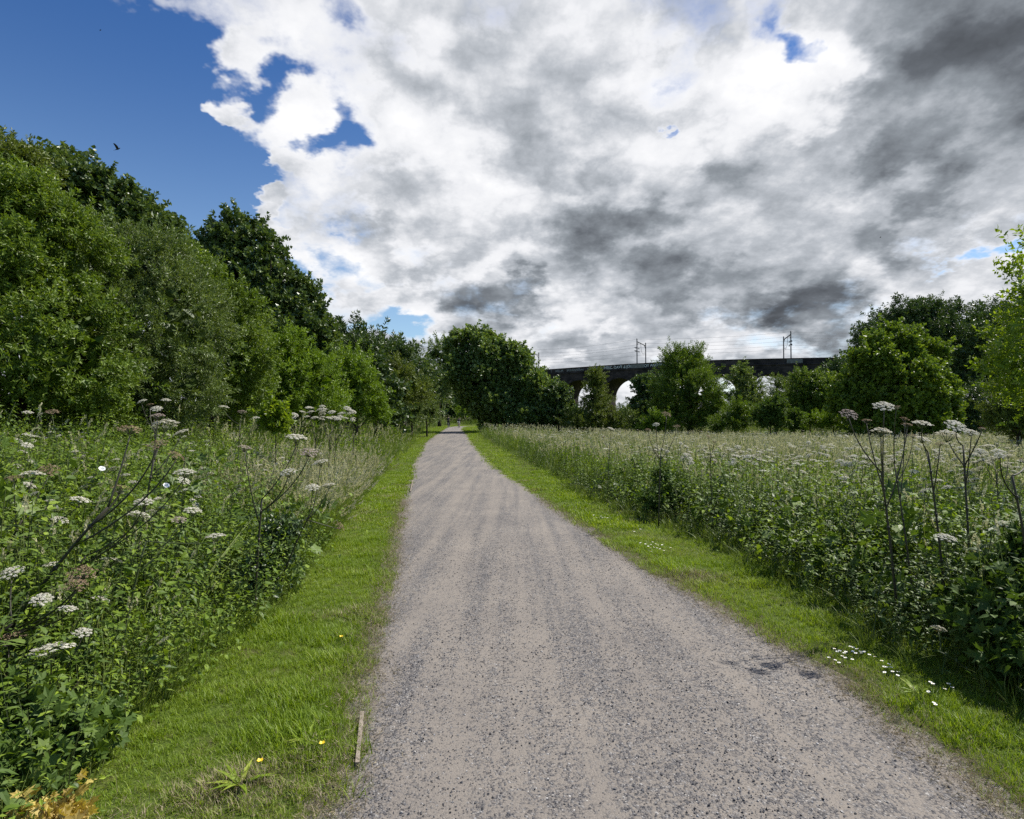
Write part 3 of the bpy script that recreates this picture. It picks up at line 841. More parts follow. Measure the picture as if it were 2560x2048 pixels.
VP = np.array([(-60, 232), (-40, 211), (-22, 194), (-6, 178.5), (6.6, 167), (17.7, 158.4), (26.9, 150.6), (36.9, 144.4), (47.9, 140.0), (59.2, 137.0), (71.8, 135.0), (85, 133.6), (100, 133), (118, 133.4), (140, 135)], float)
_d = np.concatenate([[0], np.cumsum(np.linalg.norm(np.diff(VP, axis=0), axis=1))])
_ss = np.linspace(0, _d[-1], 1200)
_vx, _vy = np.interp(_ss, _d, VP[:, 0]), np.interp(_ss, _d, VP[:, 1])
_k = np.ones(91) / 91
for _ in range(2):
    _vx = np.convolve(np.pad(_vx, 45, 'reflect', reflect_type='odd'), _k, 'valid'); _vy = np.convolve(np.pad(_vy, 45, 'reflect', reflect_type='odd'), _k, 'valid')
_tx, _ty = np.gradient(_vx), np.gradient(_vy); _tl = np.hypot(_tx, _ty); _tx /= _tl; _ty /= _tl
S0 = _d[7]                                  # centre of the widest open arch
ZTOP, WID = 16.75, 8.0


def vpt(s, o, z):
    """station s along the near face, o metres behind it, height z"""
    q = s + S0
    x, y, tx, ty = (np.interp(q, _ss, a) for a in (_vx, _vy, _tx, _ty))
    return np.stack([x - ty * o, y + tx * o, np.broadcast_to(z, np.shape(x))], -1)


def strip(tp, A, B, flip=False, m=0, uv=None):
    A, B = np.asarray(A), np.asarray(B); n = len(A)
    v = np.concatenate([A, B]); i = np.arange(n - 1)
    t = np.concatenate([np.stack([i, i + 1, i + n + 1], 1), np.stack([i, i + n + 1, i + n], 1)])
    if flip: t = t[:, ::-1]
    tp.add(v, t, m)
    tp.W.append(np.concatenate(uv) if uv is not None else np.zeros((len(v), 3)))


def build_viaduct():
    root_loc = vpt(0.0, 0, 0); root = thing("viaduct", "soot blackened brick railway viaduct with round arches and painted graffiti", "viaduct", tuple(root_loc))
    off = np.asarray(root_loc)
    P, A, CR = 12.0, 5.15, 13.3             # bay, half opening, crown height
    SPR = CR - A
    mat = stone_mat()

    def finish(tp, name, mt):
        a = tp.arrays(); me = make_mesh(name, (a[0] - off,) + a[1:], mt, False)
        at = me.attributes.new("wall", 'FLOAT_VECTOR', 'POINT'); at.data.foreach_set("vector", np.concatenate(tp.W).astype(np.float32).ravel())
        return link(name, me, root, (0, 0, 0))
    uvf = lambda s, z: np.stack([s, np.broadcast_to(z, np.shape(s)), np.zeros(np.shape(s))], -1).astype(float)

    wall = Tpl(); wall.W = []; ring = Tpl(); ring.W = []
    TOPW = ZTOP - 1.55                       # underside of the string course
    for k in range(-9, 9):
        c = k * P
        if c + S0 - P < 4 or c + S0 + P > _ss[-1] - 4: continue
        th = np.linspace(math.pi, 0, 25); s = c + A * np.cos(th); z = SPR + A * np.sin(th)
        for o, fl in ((0, False), (WID, True)):
            strip(wall, vpt(s, o, z), vpt(s, o, TOPW), fl, 0, (uvf(s, z), uvf(s, TOPW)))
            for e in (-1, 1):
                q = np.linspace(c + e * A, c + e * P / 2, 3) if e > 0 else np.linspace(c - P / 2, c - A, 3)
                strip(wall, vpt(q, o, -2.0), vpt(q, o, TOPW), fl, 0, (uvf(q, -2.0), uvf(q, TOPW)))
            # ring of voussoirs standing proud of the face
            oo = o - .05 if o == 0 else o + .05
            s2, z2 = c + (A + .62) * np.cos(th), SPR + (A + .62) * np.sin(th)
            strip(ring, vpt(s, oo, z), vpt(s2, oo, z2), fl, 0, (uvf(th * 5, 0), uvf(th * 5, .7)))
            strip(ring, vpt(s2, oo, z2), vpt(s2, o, z2), fl, 0, (uvf(th * 5, 0), uvf(th * 5, .1)))
        ai = np.concatenate([[c - A], s, [c + A]]); az_ = np.concatenate([[-2.0], z, [-2.0]])
        u = uvf(np.zeros(len(ai)), np.arange(len(ai)) * .66); u2 = u + (8.0, 0, 0)
        strip(wall, vpt(ai, -.05, az_), vpt(ai, WID + .05, az_), False, 0, (u, u2))
        # impost band at the springing
        for e in (-1, 1):
            q = np.array([c + e * (A - .12), c + e * P / 2]); q.sort()
            for (z0, z1) in ((SPR - .45, SPR),):
                strip(wall, vpt(q, -.16, z0), vpt(q, -.16, z1), False, 0, (uvf(q, z0), uvf(q, z1)))
                strip(wall, vpt(q, -.16, z1), vpt(q, 0, z1), False, 0, (uvf(q, z1), uvf(q, z1 + .1)))
                strip(wall, vpt(q, -.16, z0), vpt(q, 0, z0), True, 0, (uvf(q, z0), uvf(q, z0 + .1)))
    finish(wall, "wall", mat); finish(ring, "arch_ring", mat)
    q = np.arange(-9 * P, 8.5 * P, 1.5); q = q[(q + S0 > 2) & (q + S0 < _ss[-1] - 2)]
    par = Tpl(); par.W = []
    prof = [(0, TOPW), (-.22, TOPW + .04), (-.22, TOPW + .30), (-.03, TOPW + .36), (-.03, ZTOP - .18), (-.10, ZTOP - .16), (-.10, ZTOP), (.50, ZTOP), (.50, ZTOP - 1.0),
            (WID - .5, ZTOP - 1.0), (WID - .5, ZTOP), (WID + .1, ZTOP), (WID + .1, ZTOP - .16), (WID + .03, ZTOP - .18), (WID + .03, TOPW + .36), (WID + .22, TOPW + .3), (WID + .22, TOPW), (WID, TOPW)]
    for (a, b) in zip(prof[:-1], prof[1:]):
        strip(par, vpt(q, a[0], a[1]), vpt(q, b[0], b[1]), False, 0, (uvf(q, a[1] + a[0]), uvf(q, b[1] + b[0])))
    finish(par, "parapet", mat)
    pale = plain_mat("pale_concrete", [(.3, (.13, .125, .12)), (.7, (.24, .23, .22))], .9, .2, 3.0)
    for s in MASTS[1:3]:
        for so in (0.0,):
            b = Tpl(); q = np.array([s - 1.2, s + 2.2])
            z0, z1 = ZTOP - 1.15, ZTOP - .22
            strip(b, vpt(q, -.16, z0), vpt(q, -.16, z1)); strip(b, vpt(q, -.16, z1), vpt(q, -.02, z1)); strip(b, vpt(q, -.02, z0), vpt(q, -.16, z0))
            finish(b, "mast_base", pale)
    # graffiti along the parapet
    gm = new_mat("white_paint"); pr = principled(gm[1], (.62, .63, .64), .8, .2); gm[1].links.new(pr.outputs[0], gm[2].inputs[0])
    gm2 = new_mat("faded_paint"); pr = principled(gm2[1], (.24, .245, .25), .8, .2); gm2[1].links.new(pr.outputs[0], gm2[2].inputs[0])
    def write(txt, px, size, faded=True, dz=0.0):
        cu = bpy.data.curves.new("graffiti_text", 'FONT'); cu.body = txt; cu.size = size; cu.extrude = .01; cu.offset = .012
        tmp = bpy.data.objects.new("graffiti_text", cu); COL.objects.link(tmp)
        me = bpy.data.meshes.new_from_object(tmp.evaluated_get(bpy.context.evaluated_depsgraph_get())); bpy.data.objects.remove(tmp); bpy.data.curves.remove(cu)
        n = len(me.vertices); co = np.zeros(n * 3, np.float32); me.vertices.foreach_get("co", co); co = co.reshape(-1, 3)
        s0 = station(px)
        w = vpt(s0 + co[:, 0], -.06 - co[:, 2], 0.0); w[:, 2] = ZTOP - .98 + dz + co[:, 1] * 1.05 + .06 * np.sin(co[:, 0] * 3.0)
        me.vertices.foreach_set("co", (w - off).astype(np.float32).ravel()); me.materials.clear(); me.materials.append(gm2[0] if faded else gm[0]); me.update()
        me.name = "graffiti"; link("graffiti", me, root)
    for a in (("RED-M", 1389, .85), ("SAY", 1417, .85), ("DENNIS", 1427, .85), ("LINE", 1450, .6), ("TEAM", 1468, .7), ("REDROC", 1490, .85),
              ("HESC, DAVE & JOE", 1511, .95, False), ("ROY M", 1560, .9), ("TROY AND MADDIE", 1600, .92, False), ("T", 1377, .8), ("LUV", 1357, .6)):
        write(*a)
    return root


def station(px):
    """station on the near face seen at photo column px"""
    sx = (px - CX) / F_PX
    return float(np.interp(sx, (_vx / _vy)[100:1150], _ss[100:1150]) - S0)


MASTS = [station(p) for p in (1308, 1590, 1982)]
MASTS.append(MASTS[2] + (MASTS[2] - MASTS[1]) * 1.02)
MASTS.insert(0, MASTS[0] - 38)
MASTS = MASTS[1:]
build_viaduct()


def build_masts():
    steel = plain_mat("galvanised_steel", [(.3, (.030, .033, .038)), (.7, (.070, .075, .082))], .6, .4, 5.0)
    labels = ["overhead line mast half hidden behind the big maple, leftmost on the viaduct", "overhead line portal mast standing above the widest open viaduct arch", "taller overhead line portal mast with crossarms above the pale concrete panel"]
    tops = []
    for i, s in enumerate(MASTS[:3]):
        base = vpt(s, .9, 0.0); base[2] = ZTOP - 1.0
        root = thing("catenary_mast", labels[i], "mast", tuple(base), "overhead line masts on the viaduct")
        H = 7.1; off = base
        far = vpt(s, WID - .9, 0.0); far[2] = ZTOP - 1.0
        for j, (b, h) in enumerate(((base, H), (far, H - .35))):
            t = Tpl(); t.add(*tube([b - off, b - off + (0, 0, h)], [.14, .12], 8)); t.add(*tube([b - off + (0, 0, h), b - off + (0, 0, h + .25)], [.2, .05], 8))
            build("post", t, steel, root)
        u = (far - base); u[2] = 0; u /= np.linalg.norm(u)
        a0, a1 = np.array([0, 0, H - .55]), (far - off) + np.array([0, 0, H - .95])
        t = Tpl(); t.add(*tube([a0, a1], [.11, .11], 6)); t.add(*tube([a0 + (0, 0, -1.0), a0 + u * 1.1 + (0, 0, -.08)], .06, 5)); t.add(*tube([a1 + (0, 0, -.9), a1 - u * 1.1 + (0, 0, .05)], .06, 5))
        build("crossbeam", t, steel, root)
        for dz in (2.1, 2.9):
            t = Tpl(); tv = vpt(s + 1, .9, 0) - vpt(s, .9, 0); tv[2] = 0
            t.add(*tube([-u * .9 - tv * .3 + (0, 0, H - dz), u * 1.5 + (0, 0, H - dz)], .08, 6))
            for w in (-.8, 1.4): t.add(*tube([u * w + (0, 0, H - dz - .25), u * w + (0, 0, H - dz + .12)], [.12, .06], 6))
            build("crossarm", t, steel, root)
        t = Tpl(); c = u * 3.0 + np.array([0, 0, H - 2.6]); t.add(*tube([a0 + u * 2.6, c], .04, 5)); t.add(*tube([c, c + u * 1.6 + (0, 0, -.9)], .035, 5)); t.add(*tube([far - off + (0, 0, H - 3.2), c + u * 1.7 + (0, 0, -.5)], .04, 5)); t.add(*tube([far - off + (0, 0, H - 2.4), c + u * 1.7 + (0, 0, -.5)], .03, 5))
        build("registration_arm", t, steel, root)
    wire = new_mat("wire"); pr = principled(wire[1], (.06, .065, .07), .6, .3); wire[1].links.new(pr.outputs[0], wire[2].inputs[0])
    st = [MASTS[0] - 36] + MASTS
    names = ["highest overhead wire running along the viaduct mast tops", "second highest overhead wire just under the mast tops", "third overhead wire from the top hung at crossarm height", "fourth overhead wire from the top hung under the crossarms", "lowest contact wire strung just above the viaduct parapet"]
    for i, (o, z, sag) in enumerate(((.9, 7.15, .75), (WID - .9, 6.8, .7), (.4, 5.0, .55), (2.8, 4.3, .5), (4.6, 3.5, .35))):
        pts = []
        for a, b in zip(st[:-1], st[1:]):
            for t_ in np.linspace(0, 1, 13)[:-1]:
                q = vpt(a + (b - a) * t_, o, 0.0); q[2] = ZTOP - 1 + z - 4 * sag * t_ * (1 - t_); pts.append(q)
        t = Tpl(); t.add(*tube(np.array(pts), .017, 4)); off = pts[0]; a = t.arrays()
        tag(build("overhead_wire", (a[0] - off,) + a[1:], wire[0], loc=tuple(off)), names[i], "wire", "overhead wires along the viaduct")


build_masts()

# ------------------------------------------------------------------ grass, herbs and meadow
def grass_tpl(seed, nb, h, w, spread, bend, seg=3, heads=0, headlen=.2, rlo=0, rhi=1, hm=1):
    """a tuft: nb curved blades of height about h; optional seed stalks whose heads use material hm"""
    rng = np.random.default_rng(seed); tp = Tpl()
    for i in range(nb + heads):
        is_h = i >= nb
        a = rng.uniform(0, 6.28); b0 = np.array([math.cos(a), math.sin(a), 0]) * rng.uniform(0, spread)
        a2 = a + rng.normal() * .8; o = np.array([math.cos(a2), math.sin(a2), 0])
        H = h * (rng.uniform(.55, 1.1) if not is_h else rng.uniform(1.05, 1.45)); B = bend * rng.uniform(.2, 1.2) * (1 if not is_h else .5)
        s = np.array([-o[1], o[0], 0]) * w * .5 * rng.uniform(.7, 1.2) * (.45 if is_h else 1)
        V = []; r = rng.uniform(rlo, rhi)
        for k in range(seg + 1):
            t = k / seg; c = b0 + o * B * H * t * t + np.array([0, 0, H * (t - .25 * B * t * t)])
            ww = (1 - t ** 1.5) if not is_h else .8
            if k == seg and not is_h: V.append(c)
            else: V += [c - s * max(ww, .05), c + s * max(ww, .05)]
        T = []
        for k in range(seg):
            q = 2 * k
            if k == seg - 1 and not is_h: T.append((q, q + 1, q + 2))
            else: T += [(q, q + 1, q + 3), (q, q + 3, q + 2)]
        tp.add(np.array(V), T, 0, r)
        if is_h:                                              # a feathery head: small scales round the stalk's end
            c1 = b0 + o * B * H + np.array([0, 0, H * (1 - .25 * B)]); dirv = nrm(o * B * 2.2 + np.array([0, 0, 1 - .5 * B]))
            for q in range(12):
                t = q / 12; p = c1 - dirv * headlen * .5 + dirv * headlen * t; rad = .10 * headlen * math.sin(math.pi * min(.97, t * .9 + .12)) + .004
                e = rv(rng); e = nrm(e - dirv * e.dot(dirv)); L = headlen * .16
                v, tt = leaf2(p, nrm(dirv + e * .7), nrm(np.cross(dirv, e)), L * 1.4, L * .55 + rad * .8)
                tp.add(v, tt, hm, rng.uniform(.2, 1))
    return tp.arrays()


def nettle_tpl(seed, kind=leaf6, nodes=11, h=1.0, L0=.095, w=.5, m_leaf=0, m_stem=1):
    rng = np.random.default_rng(seed); tp = Tpl(); bx, by = rng.normal(size=2) * .10
    c = lambda t: np.array([bx * t * t, by * t * t, t * h])
    tp.add(*tube([c(t) for t in np.linspace(0, 1, 4)], np.array([.006, .005, .004, .002]), 3, m_stem, .5, False))
    for i in range(nodes):
        t = .22 + .78 * (i + .5) / nodes; L = L0 * (1.15 - .62 * t) * rng.uniform(.85, 1.15)
        for s in (0, 1):
            a = i * math.pi / 2 + s * math.pi + rng.normal() * .35
            o = np.array([math.cos(a), math.sin(a), 0]); d = nrm(o + np.array([0, 0, rng.uniform(-.35, .35) + .5 * (t > .9)]))
            n = nrm(np.array([0, 0, 1.0]) - d * d[2] + rng.normal(size=3) * .12); n = nrm(n - d * n.dot(d))
            v, tt = kind(c(t) + o * .012, d, n, L, L * w, droop=.35)
            tp.add(v, tt, m_leaf, rng.uniform(0, 1))
    return tp.arrays()


def vine_tpl(seed, n, R, L0, kind, w=.8, flat=.5):
    """a tangle of leaves: cleavers, bindweed, bramble"""
    rng = np.random.default_rng(seed); tp = Tpl()
    for i in range(n):
        p = rng.normal(size=3) * R * np.array([.6, .6, flat]) + np.array([0, 0, R * flat * 1.3])
        d = nrm(rng.normal(size=3) * np.array([1, 1, .5])); nn = nrm(np.array([0, -.25, 1.0]) + rng.normal(size=3) * .45); nn = nrm(nn - d * nn.dot(d))
        v, tt = kind(p, d, nn, L0 * rng.uniform(.6, 1.25), L0 * w * rng.uniform(.8, 1.1))
        tp.add(v, tt, 0, rng.uniform(0, 1))
    return tp.arrays()


TP = {
    'turf': [grass_tpl(100 + i, 15, .058, .0042, .045, .8, 3) for i in range(5)],
    'turf_far': [grass_tpl(110 + i, 15, .060, .011, .12, .7, 2) for i in range(4)],
    'tallg': [grass_tpl(120 + i, 16, .62, .009, .09, .5, 4, 1, .09) for i in range(4)],
    'blond': [grass_tpl(130 + i, 14, .60, .008, .10, .45, 4, 4, .13) for i in range(4)],
    'tallg_far': [grass_tpl(140 + i, 14, .65, .018, .22, .4, 2, 1, .15) for i in range(4)],
    'blond_far': [grass_tpl(150 + i, 12, .60, .016, .25, .4, 2, 4, .17) for i in range(4)],
    'nettle': [nettle_tpl(160 + i) for i in range(5)],
    'nettle_far': [nettle_tpl(170 + i, leaf2, 8, 1.0, .13, .45) for i in range(4)],
    'dock': [nettle_tpl(175 + i, leaf6, 5, 1.0, .20, .36) for i in range(3)],
    'cleaver': [vine_tpl(180 + i, 60, .20, .030, leaf2, .35, .8) for i in range(3)],
    'bind': [vine_tpl(190 + i, 22, .22, .048, leaf6, .8, .5) for i in range(3)],
    'lobed': [vine_tpl(195 + i, 7, .16, .20, leaf_lobed, .95, .5) for i in range(3)],
    'reedy': [grass_tpl(198 + i, 7, .55, .020, .05, .8, 5) for i in range(3)],
}
rngG = np.random.default_rng(42)


def scatter(tp, kinds, X, Y, Z, hs, lean=(.12, 0.0), leanr=.13, rr=None, sxy=None):
    """kinds: list of (template list name); one is drawn per plant"""
    k = len(X)
    if k == 0: return
    names = [t for n in kinds for t in TP[n]]
    ch = rngG.integers(0, len(names), k)
    R = yaws(rngG.uniform(0, 6.28, k), rngG.normal(lean[0], leanr, k), rngG.normal(lean[1], leanr, k))
    P = np.stack([X, Y, Z], 1); r = rngG.uniform(0, 1, k) if rr is None else rr
    sc = np.stack([sxy if sxy is not None else hs] * 2 + [hs], 1) if sxy is not None else np.stack([hs] * 3, 1)
    for i in range(len(names)):
        m = ch == i
        if m.any(): tp.inst(names[i], P[m], R[m], sc[m], r[m])


def sample(n, x0, x1, y0, y1):
    return rngG.uniform(x0, x1, n), rngG.uniform(y0, y1, n)


def in_view(X, Y, pad=1.2): return np.abs(X) < .86 * Y + pad


def mat_m(tpl, m):
    v, t, mm, r = tpl; return v, t, np.full_like(mm, m), r


def verge():
    tp = Tpl()
    edge = lambda X, Y: .10 * wob(X, Y, 2.6)
    def band(side, y0, y1, dens, kind, s0, s1):
        n = int(dens * (y1 - y0) * 2.4)
        Y = rngG.uniform(y0, y1, n)
        a, b = (lvX(Y) - .35, lX(Y)) if side < 0 else (rX(Y), rvX(Y) + .35)
        X = a + (b - a) * rngG.uniform(-.10, 1.10, n); keep = rngG.random(n) < np.abs(b - a) / 2.4
        dd = (b - X) if side < 0 else (X - a)
        dist = dd + .10 * wob(X, Y, 3.1, 2) + .09 * wob(X, Y, 9, 1) + .05 * rngG.normal(size=n) + .20
        inside = dd > -.16
        keep &= inside & (dist > .02) & in_view(X, Y)
        worn = sstep(.30, .62, wob(X, Y, 1.15, 1.3) * .6 + wob(X, Y, 4.0, 5) * .35) * (side < 0) * (Y < 8)
        keep &= rngG.random(n) > worn * .75
        X, Y, dist = X[keep], Y[keep], dist[keep]
        lush = .65 + .75 * sstep(-.3, .8, wob(X, Y, 2.1, 4) * .7 + wob(X, Y, 7.3, 8) * .5) - .0 * dist
        r = np.clip(.5 + .38 * wob(X, Y, 1.9, 9) + rngG.normal(size=len(X)) * .16, 0, 1)
        scatter(tp, [kind], X, Y, ground_z(X, Y) - .006, rngG.uniform(s0, s1, len(X)) * lush, (.05, 0), .16, r)
    for side in (-1, 1):
        band(side, 1.6, 4.5, 1500, 'turf', .6, 1.45)
        band(side, 4.5, 9.5, 800, 'turf', .8, 1.7)
        band(side, 9.5, 22, 180, 'turf_far', .9, 1.5)
        band(side, 22, 60, 34, 'turf_far', 1.4, 2.1)
        band(side, 60, 118, 16, 'turf_far', 2.0, 3.0)
    a_ = tp.arrays(); t3 = a_[2]; t3[:] = np.where(wob(a_[0][a_[1][:, 0], 0], a_[0][a_[1][:, 0], 1], 2.9, 6) + rngG.normal(size=len(t3)) * .35 > .78, 2, 0)
    tp = a_[:2] + (t3, a_[3])
    tag(build("verge_grass", tp, [MAT['blade'], MAT['seed'], MAT['straw']]), "short mown grass along both sides of the path", "grass", kind='stuff')
    # dead grass straws on the soil edges of the path and on worn patches
    tp = Tpl(); straw = grass_tpl(300, 6, .035, .0028, .05, 2.2, 2)
    n = 9000; Y = 1.7 + 12 * rngG.random(n) ** 1.6; side = rngG.random(n) < .5
    e = np.where(side, lX(Y), rX(Y)); X = e + rngG.normal(size=n) * .10 + np.where(side, .05, -.10)
    m = in_view(X, Y); X, Y = X[m], Y[m]
    R = frames(np.stack([rngG.normal(size=len(X)), rngG.normal(size=len(X)), rngG.uniform(.05, .5, len(X))], 1), rngG.uniform(0, 6, len(X)))
    tp.inst(straw, np.stack([X, Y, np.maximum(ground_z(X, Y), rise(Y) + .03) + .004], 1), R, rngG.uniform(.5, 1.3, len(X)), rngG.random(len(X)))
    n = 5200; Y = rngG.uniform(1.7, 8, n); X = lvX(Y) + (lX(Y) - lvX(Y)) * rngG.random(n)
    w = wob(X, Y, 1.15, 1.3) * .6 + wob(X, Y, 4.0, 5) * .35; m = (w > .34); X, Y = X[m], Y[m]
    R = frames(np.stack([rngG.normal(size=len(X)), rngG.normal(size=len(X)), rngG.uniform(.1, .6, len(X))], 1), rngG.uniform(0, 6, len(X)))
    tp.inst(straw, np.stack([X, Y, ground_z(X, Y) + .004], 1), R, rngG.uniform(.6, 1.5, len(X)), rngG.random(len(X)))
    tag(build("dead_grass_litter", tp, [MAT['straw'], MAT['straw']]), "dry brown grass clippings along the path edges", "dead grass", kind='stuff')


verge()


def loose_gravel():
    rng = np.random.default_rng(77); T = Tpl(); tps = []
    for i in range(4):
        v = np.array([(1, 0, 0), (-1, 0, 0), (0, 1, 0), (0, -1, 0), (0, 0, .7), (0, 0, -.5), (.6, .6, .35), (-.6, .5, .4), (.5, -.6, .3)], float)[:6] * rng.uniform(.6, 1.2, (6, 3))
        t = np.array([(0, 2, 4), (2, 1, 4), (1, 3, 4), (3, 0, 4), (2, 0, 5), (1, 2, 5), (3, 1, 5), (0, 3, 5)])
        tps.append((v, t, np.zeros(8, int), np.full(6, .5)))
    n = 60000; Y = 1.9 + 7.5 * rng.random(n) ** 1.7; X = lX(Y) + (rX(Y) - lX(Y)) * rng.random(n)
    w = wob(X * 1.6, Y * .5, 2.2, 3) + rng.normal(size=n) * .5; m = (w > -.1) & in_view(X, Y, .4); X, Y = X[m], Y[m]; k = len(X)
    u = (X - lX(Y)) / (rX(Y) - lX(Y)); Z = rise(Y) + .012 + .030 * (1 - (2 * u - 1) ** 2)
    R = frames(rng.normal(size=(k, 3)), rng.uniform(0, 6, k)); S = rng.gamma(3, .0012, k).clip(.0018, .010); q = rng.integers(0, 4, k)
    for i in range(4): mm = q == i; T.inst(tps[i], np.stack([X, Y, Z + S * .2], 1)[mm], R[mm], S[mm], rng.random(mm.sum()) * 2.2 - .6)
    mt = plain_mat("grit_stone", [(0, (.035, .035, .040)), (.5, (.11, .108, .11)), (.85, (.24, .23, .22)), (1, (.5, .48, .46))], .8, .3)
    tag(build("loose_gravel", T, mt), "loose grit scattered over the near gravel path", "gravel", kind='stuff')


loose_gravel()


def left_bank():
    near, far = Tpl(), Tpl()
    MT = [MAT['herb'], MAT['gstem'], MAT['tall'], MAT['seed'], MAT['bramble'], MAT['weed']]
    def put(tp, kinds, X, Y, s, mats=None, sink=0.0, lean=(.12, 0), **kw):
        sub = Tpl(); scatter(sub, kinds, X, Y, ground_z(X, Y) - sink, s, lean, **kw)
        if not sub.V: return
        v, t, m, r = sub.arrays()
        if mats is not None: m = np.asarray(mats)[m]
        tp.add(v, t, m, r)
    def area(n, y0, y1, depth, jag=.25):
        Y = rngG.uniform(y0, y1, n); d = rngG.uniform(0, depth, n)
        X = lvX(Y) - d + jag * .35 * wob(d * 0, Y, 3.2, 3) * np.exp(-d)
        m = in_view(X, Y, 1.6); return X[m], Y[m], d[m]
    def gaps(X, Y, d, amt=.8): return rngG.random(len(X)) > amt * sstep(.15, .5, wob(X, Y, 3.3, 7) * .7 + wob(X, Y, 1.4, 3) * .5) * sstep(.25, .5, d)
    hgt = lambda d, Y: (.52 + .60 * sstep(.0, .9, d)) * (.94 + .30 * wob(d, Y, 2.4, 2) + .10 * wob(d, Y, 6.1, 1))
    for (y0, y1, dens) in ((1.3, 4.5, 30), (4.5, 9, 23), (9, 15, 13)):
        X, Y, d = area(int(dens * (y1 - y0) * 9), y0, y1, 9); g = sstep(-.15, .25, wob(X, Y, .8, 6))
        gk = gaps(X, Y, d); X1, Y1, d1 = X[gk], Y[gk], d[gk]
        dk = wob(X1, Y1, 1.9, 11) + rngG.normal(size=len(X1)) * .15 > .12
        for sel, mm in ((dk, (5, 1)), (~dk, (0, 1))):
          put(near, ['nettle'], X1[sel], Y1[sel], (hgt(d1, Y1) * rngG.uniform(.7, 1.12, len(X1)))[sel], mm, rr=np.clip(.4 + .3 * wob(X1, Y1, 1.2, 1) + rngG.normal(size=len(X1)) * .2, 0, 1)[sel])
        X, Y, d = area(int(dens * .25 * (y1 - y0) * 9), y0, y1, 9)
        put(near, ['dock'], X, Y, hgt(d, Y) * rngG.uniform(.4, .9, len(X)), (4, 1))
        X, Y, d = area(int(dens * .9 * (y1 - y0) * 8), y0, y1, 8)
        zz = hgt(d, Y) * rngG.uniform(.15, .92, len(X)); put(near, ['bind', 'cleaver', 'cleaver'], X, Y, rngG.uniform(.8, 1.5, len(X)), (0,), sink=-zz * .8)
        X, Y, d = area(int(dens * 1.1 * (y1 - y0) * 6), y0, y1, 6); m = wob(X, Y, 1.5, 8) + .5 * wob(X, Y, 4, 2) > .18; X, Y, d = X[m], Y[m], d[m]
        put(near, ['tallg', 'reedy'], X, Y, hgt(d, Y) * rngG.uniform(.9, 1.5, len(X)), (2, 3), lean=(.28, -.05))
        # low skirt at the verge
        X, Y, d = area(int(30 * (y1 - y0)), y0, y1, .5); put(near, ['cleaver', 'bind'], X, Y, rngG.uniform(.5, 1.0, len(X)), (0,))
        put(near, ['tallg'], X, Y, rngG.uniform(.35, .6, len(X)), (2, 2), lean=(.3, -.05))
    for (y0, y1, dn) in ((1.6, 5, 26), (5, 9, 22), (9, 15, 12)):
        X, Y, d = area(int(dn * (y1 - y0) * 1.3), y0, y1, 1.3)
        put(near, ['nettle', 'nettle', 'dock'], X, Y, (.45 + .40 * sstep(0, .9, d) + .16 * wob(X, Y, 2.7, 5)) * rngG.uniform(.6, 1.1, len(X)), (5, 1))
    for (y0, y1, dn, wd) in ((1.8, 5, 7, 3.0), (5, 9, 5, 3.5)):
        X, Y, d = area(int(dn * (y1 - y0) * wd), y0, y1, wd); m = wob(X, Y, 1.3, 21) > -.1; X, Y, d = X[m], Y[m], d[m]
        put(near, ['lobed'], X, Y, rngG.uniform(.6, 1.0, len(X)), (5,), sink=-hgt(d, Y) * rngG.uniform(.15, .8, len(X)))
        X, Y, d = area(int(dn * 1.2 * (y1 - y0) * wd), y0, y1, wd); put(near, ['dock'], X, Y, hgt(d, Y) * rngG.uniform(.6, 1.05, len(X)), (5, 1))
    # blond seeding grass leaning over the verge
    X, Y, d = area(650, 7.5, 17, 2.2); m = rngG.random(len(X)) < .45 + .5 * sstep(7.5, 9, Y); X, Y, d = X[m], Y[m], d[m]
    put(near, ['blond'], X, Y, rngG.uniform(.8, 1.35, len(X)), (2, 3), lean=(.40, -.10))
    for (y0, y1, dens) in ((15, 30, 5.5), (30, 55, 3.4), (55, 122, 1.6)):
        X, Y, d = area(int(dens * (y1 - y0) * 11), y0, y1, 11)
        s = hgt(d, Y) * (1.0 + .006 * np.minimum(Y - 15, 45)); herb = rngG.random(len(X)) < .45
        put(far, ['nettle_far'], X[herb], Y[herb], s[herb] * rngG.uniform(.8, 1.15, herb.sum()), (0, 1), rr=None)
        put(far, ['tallg_far', 'tallg_far', 'tallg_far', 'tallg_far', 'blond_far'], X[~herb], Y[~herb], s[~herb] * rngG.uniform(.9, 1.4, (~herb).sum()), (2, 3), lean=(.3, 0))
    a, b = near.arrays(), far.arrays()
    t = Tpl(); t.add(*a); t.add(*b)
    tag(build("bank_undergrowth", t, MT), "nettles, bindweed and tall grasses covering the bank left of the path", "undergrowth", kind='stuff')


left_bank()


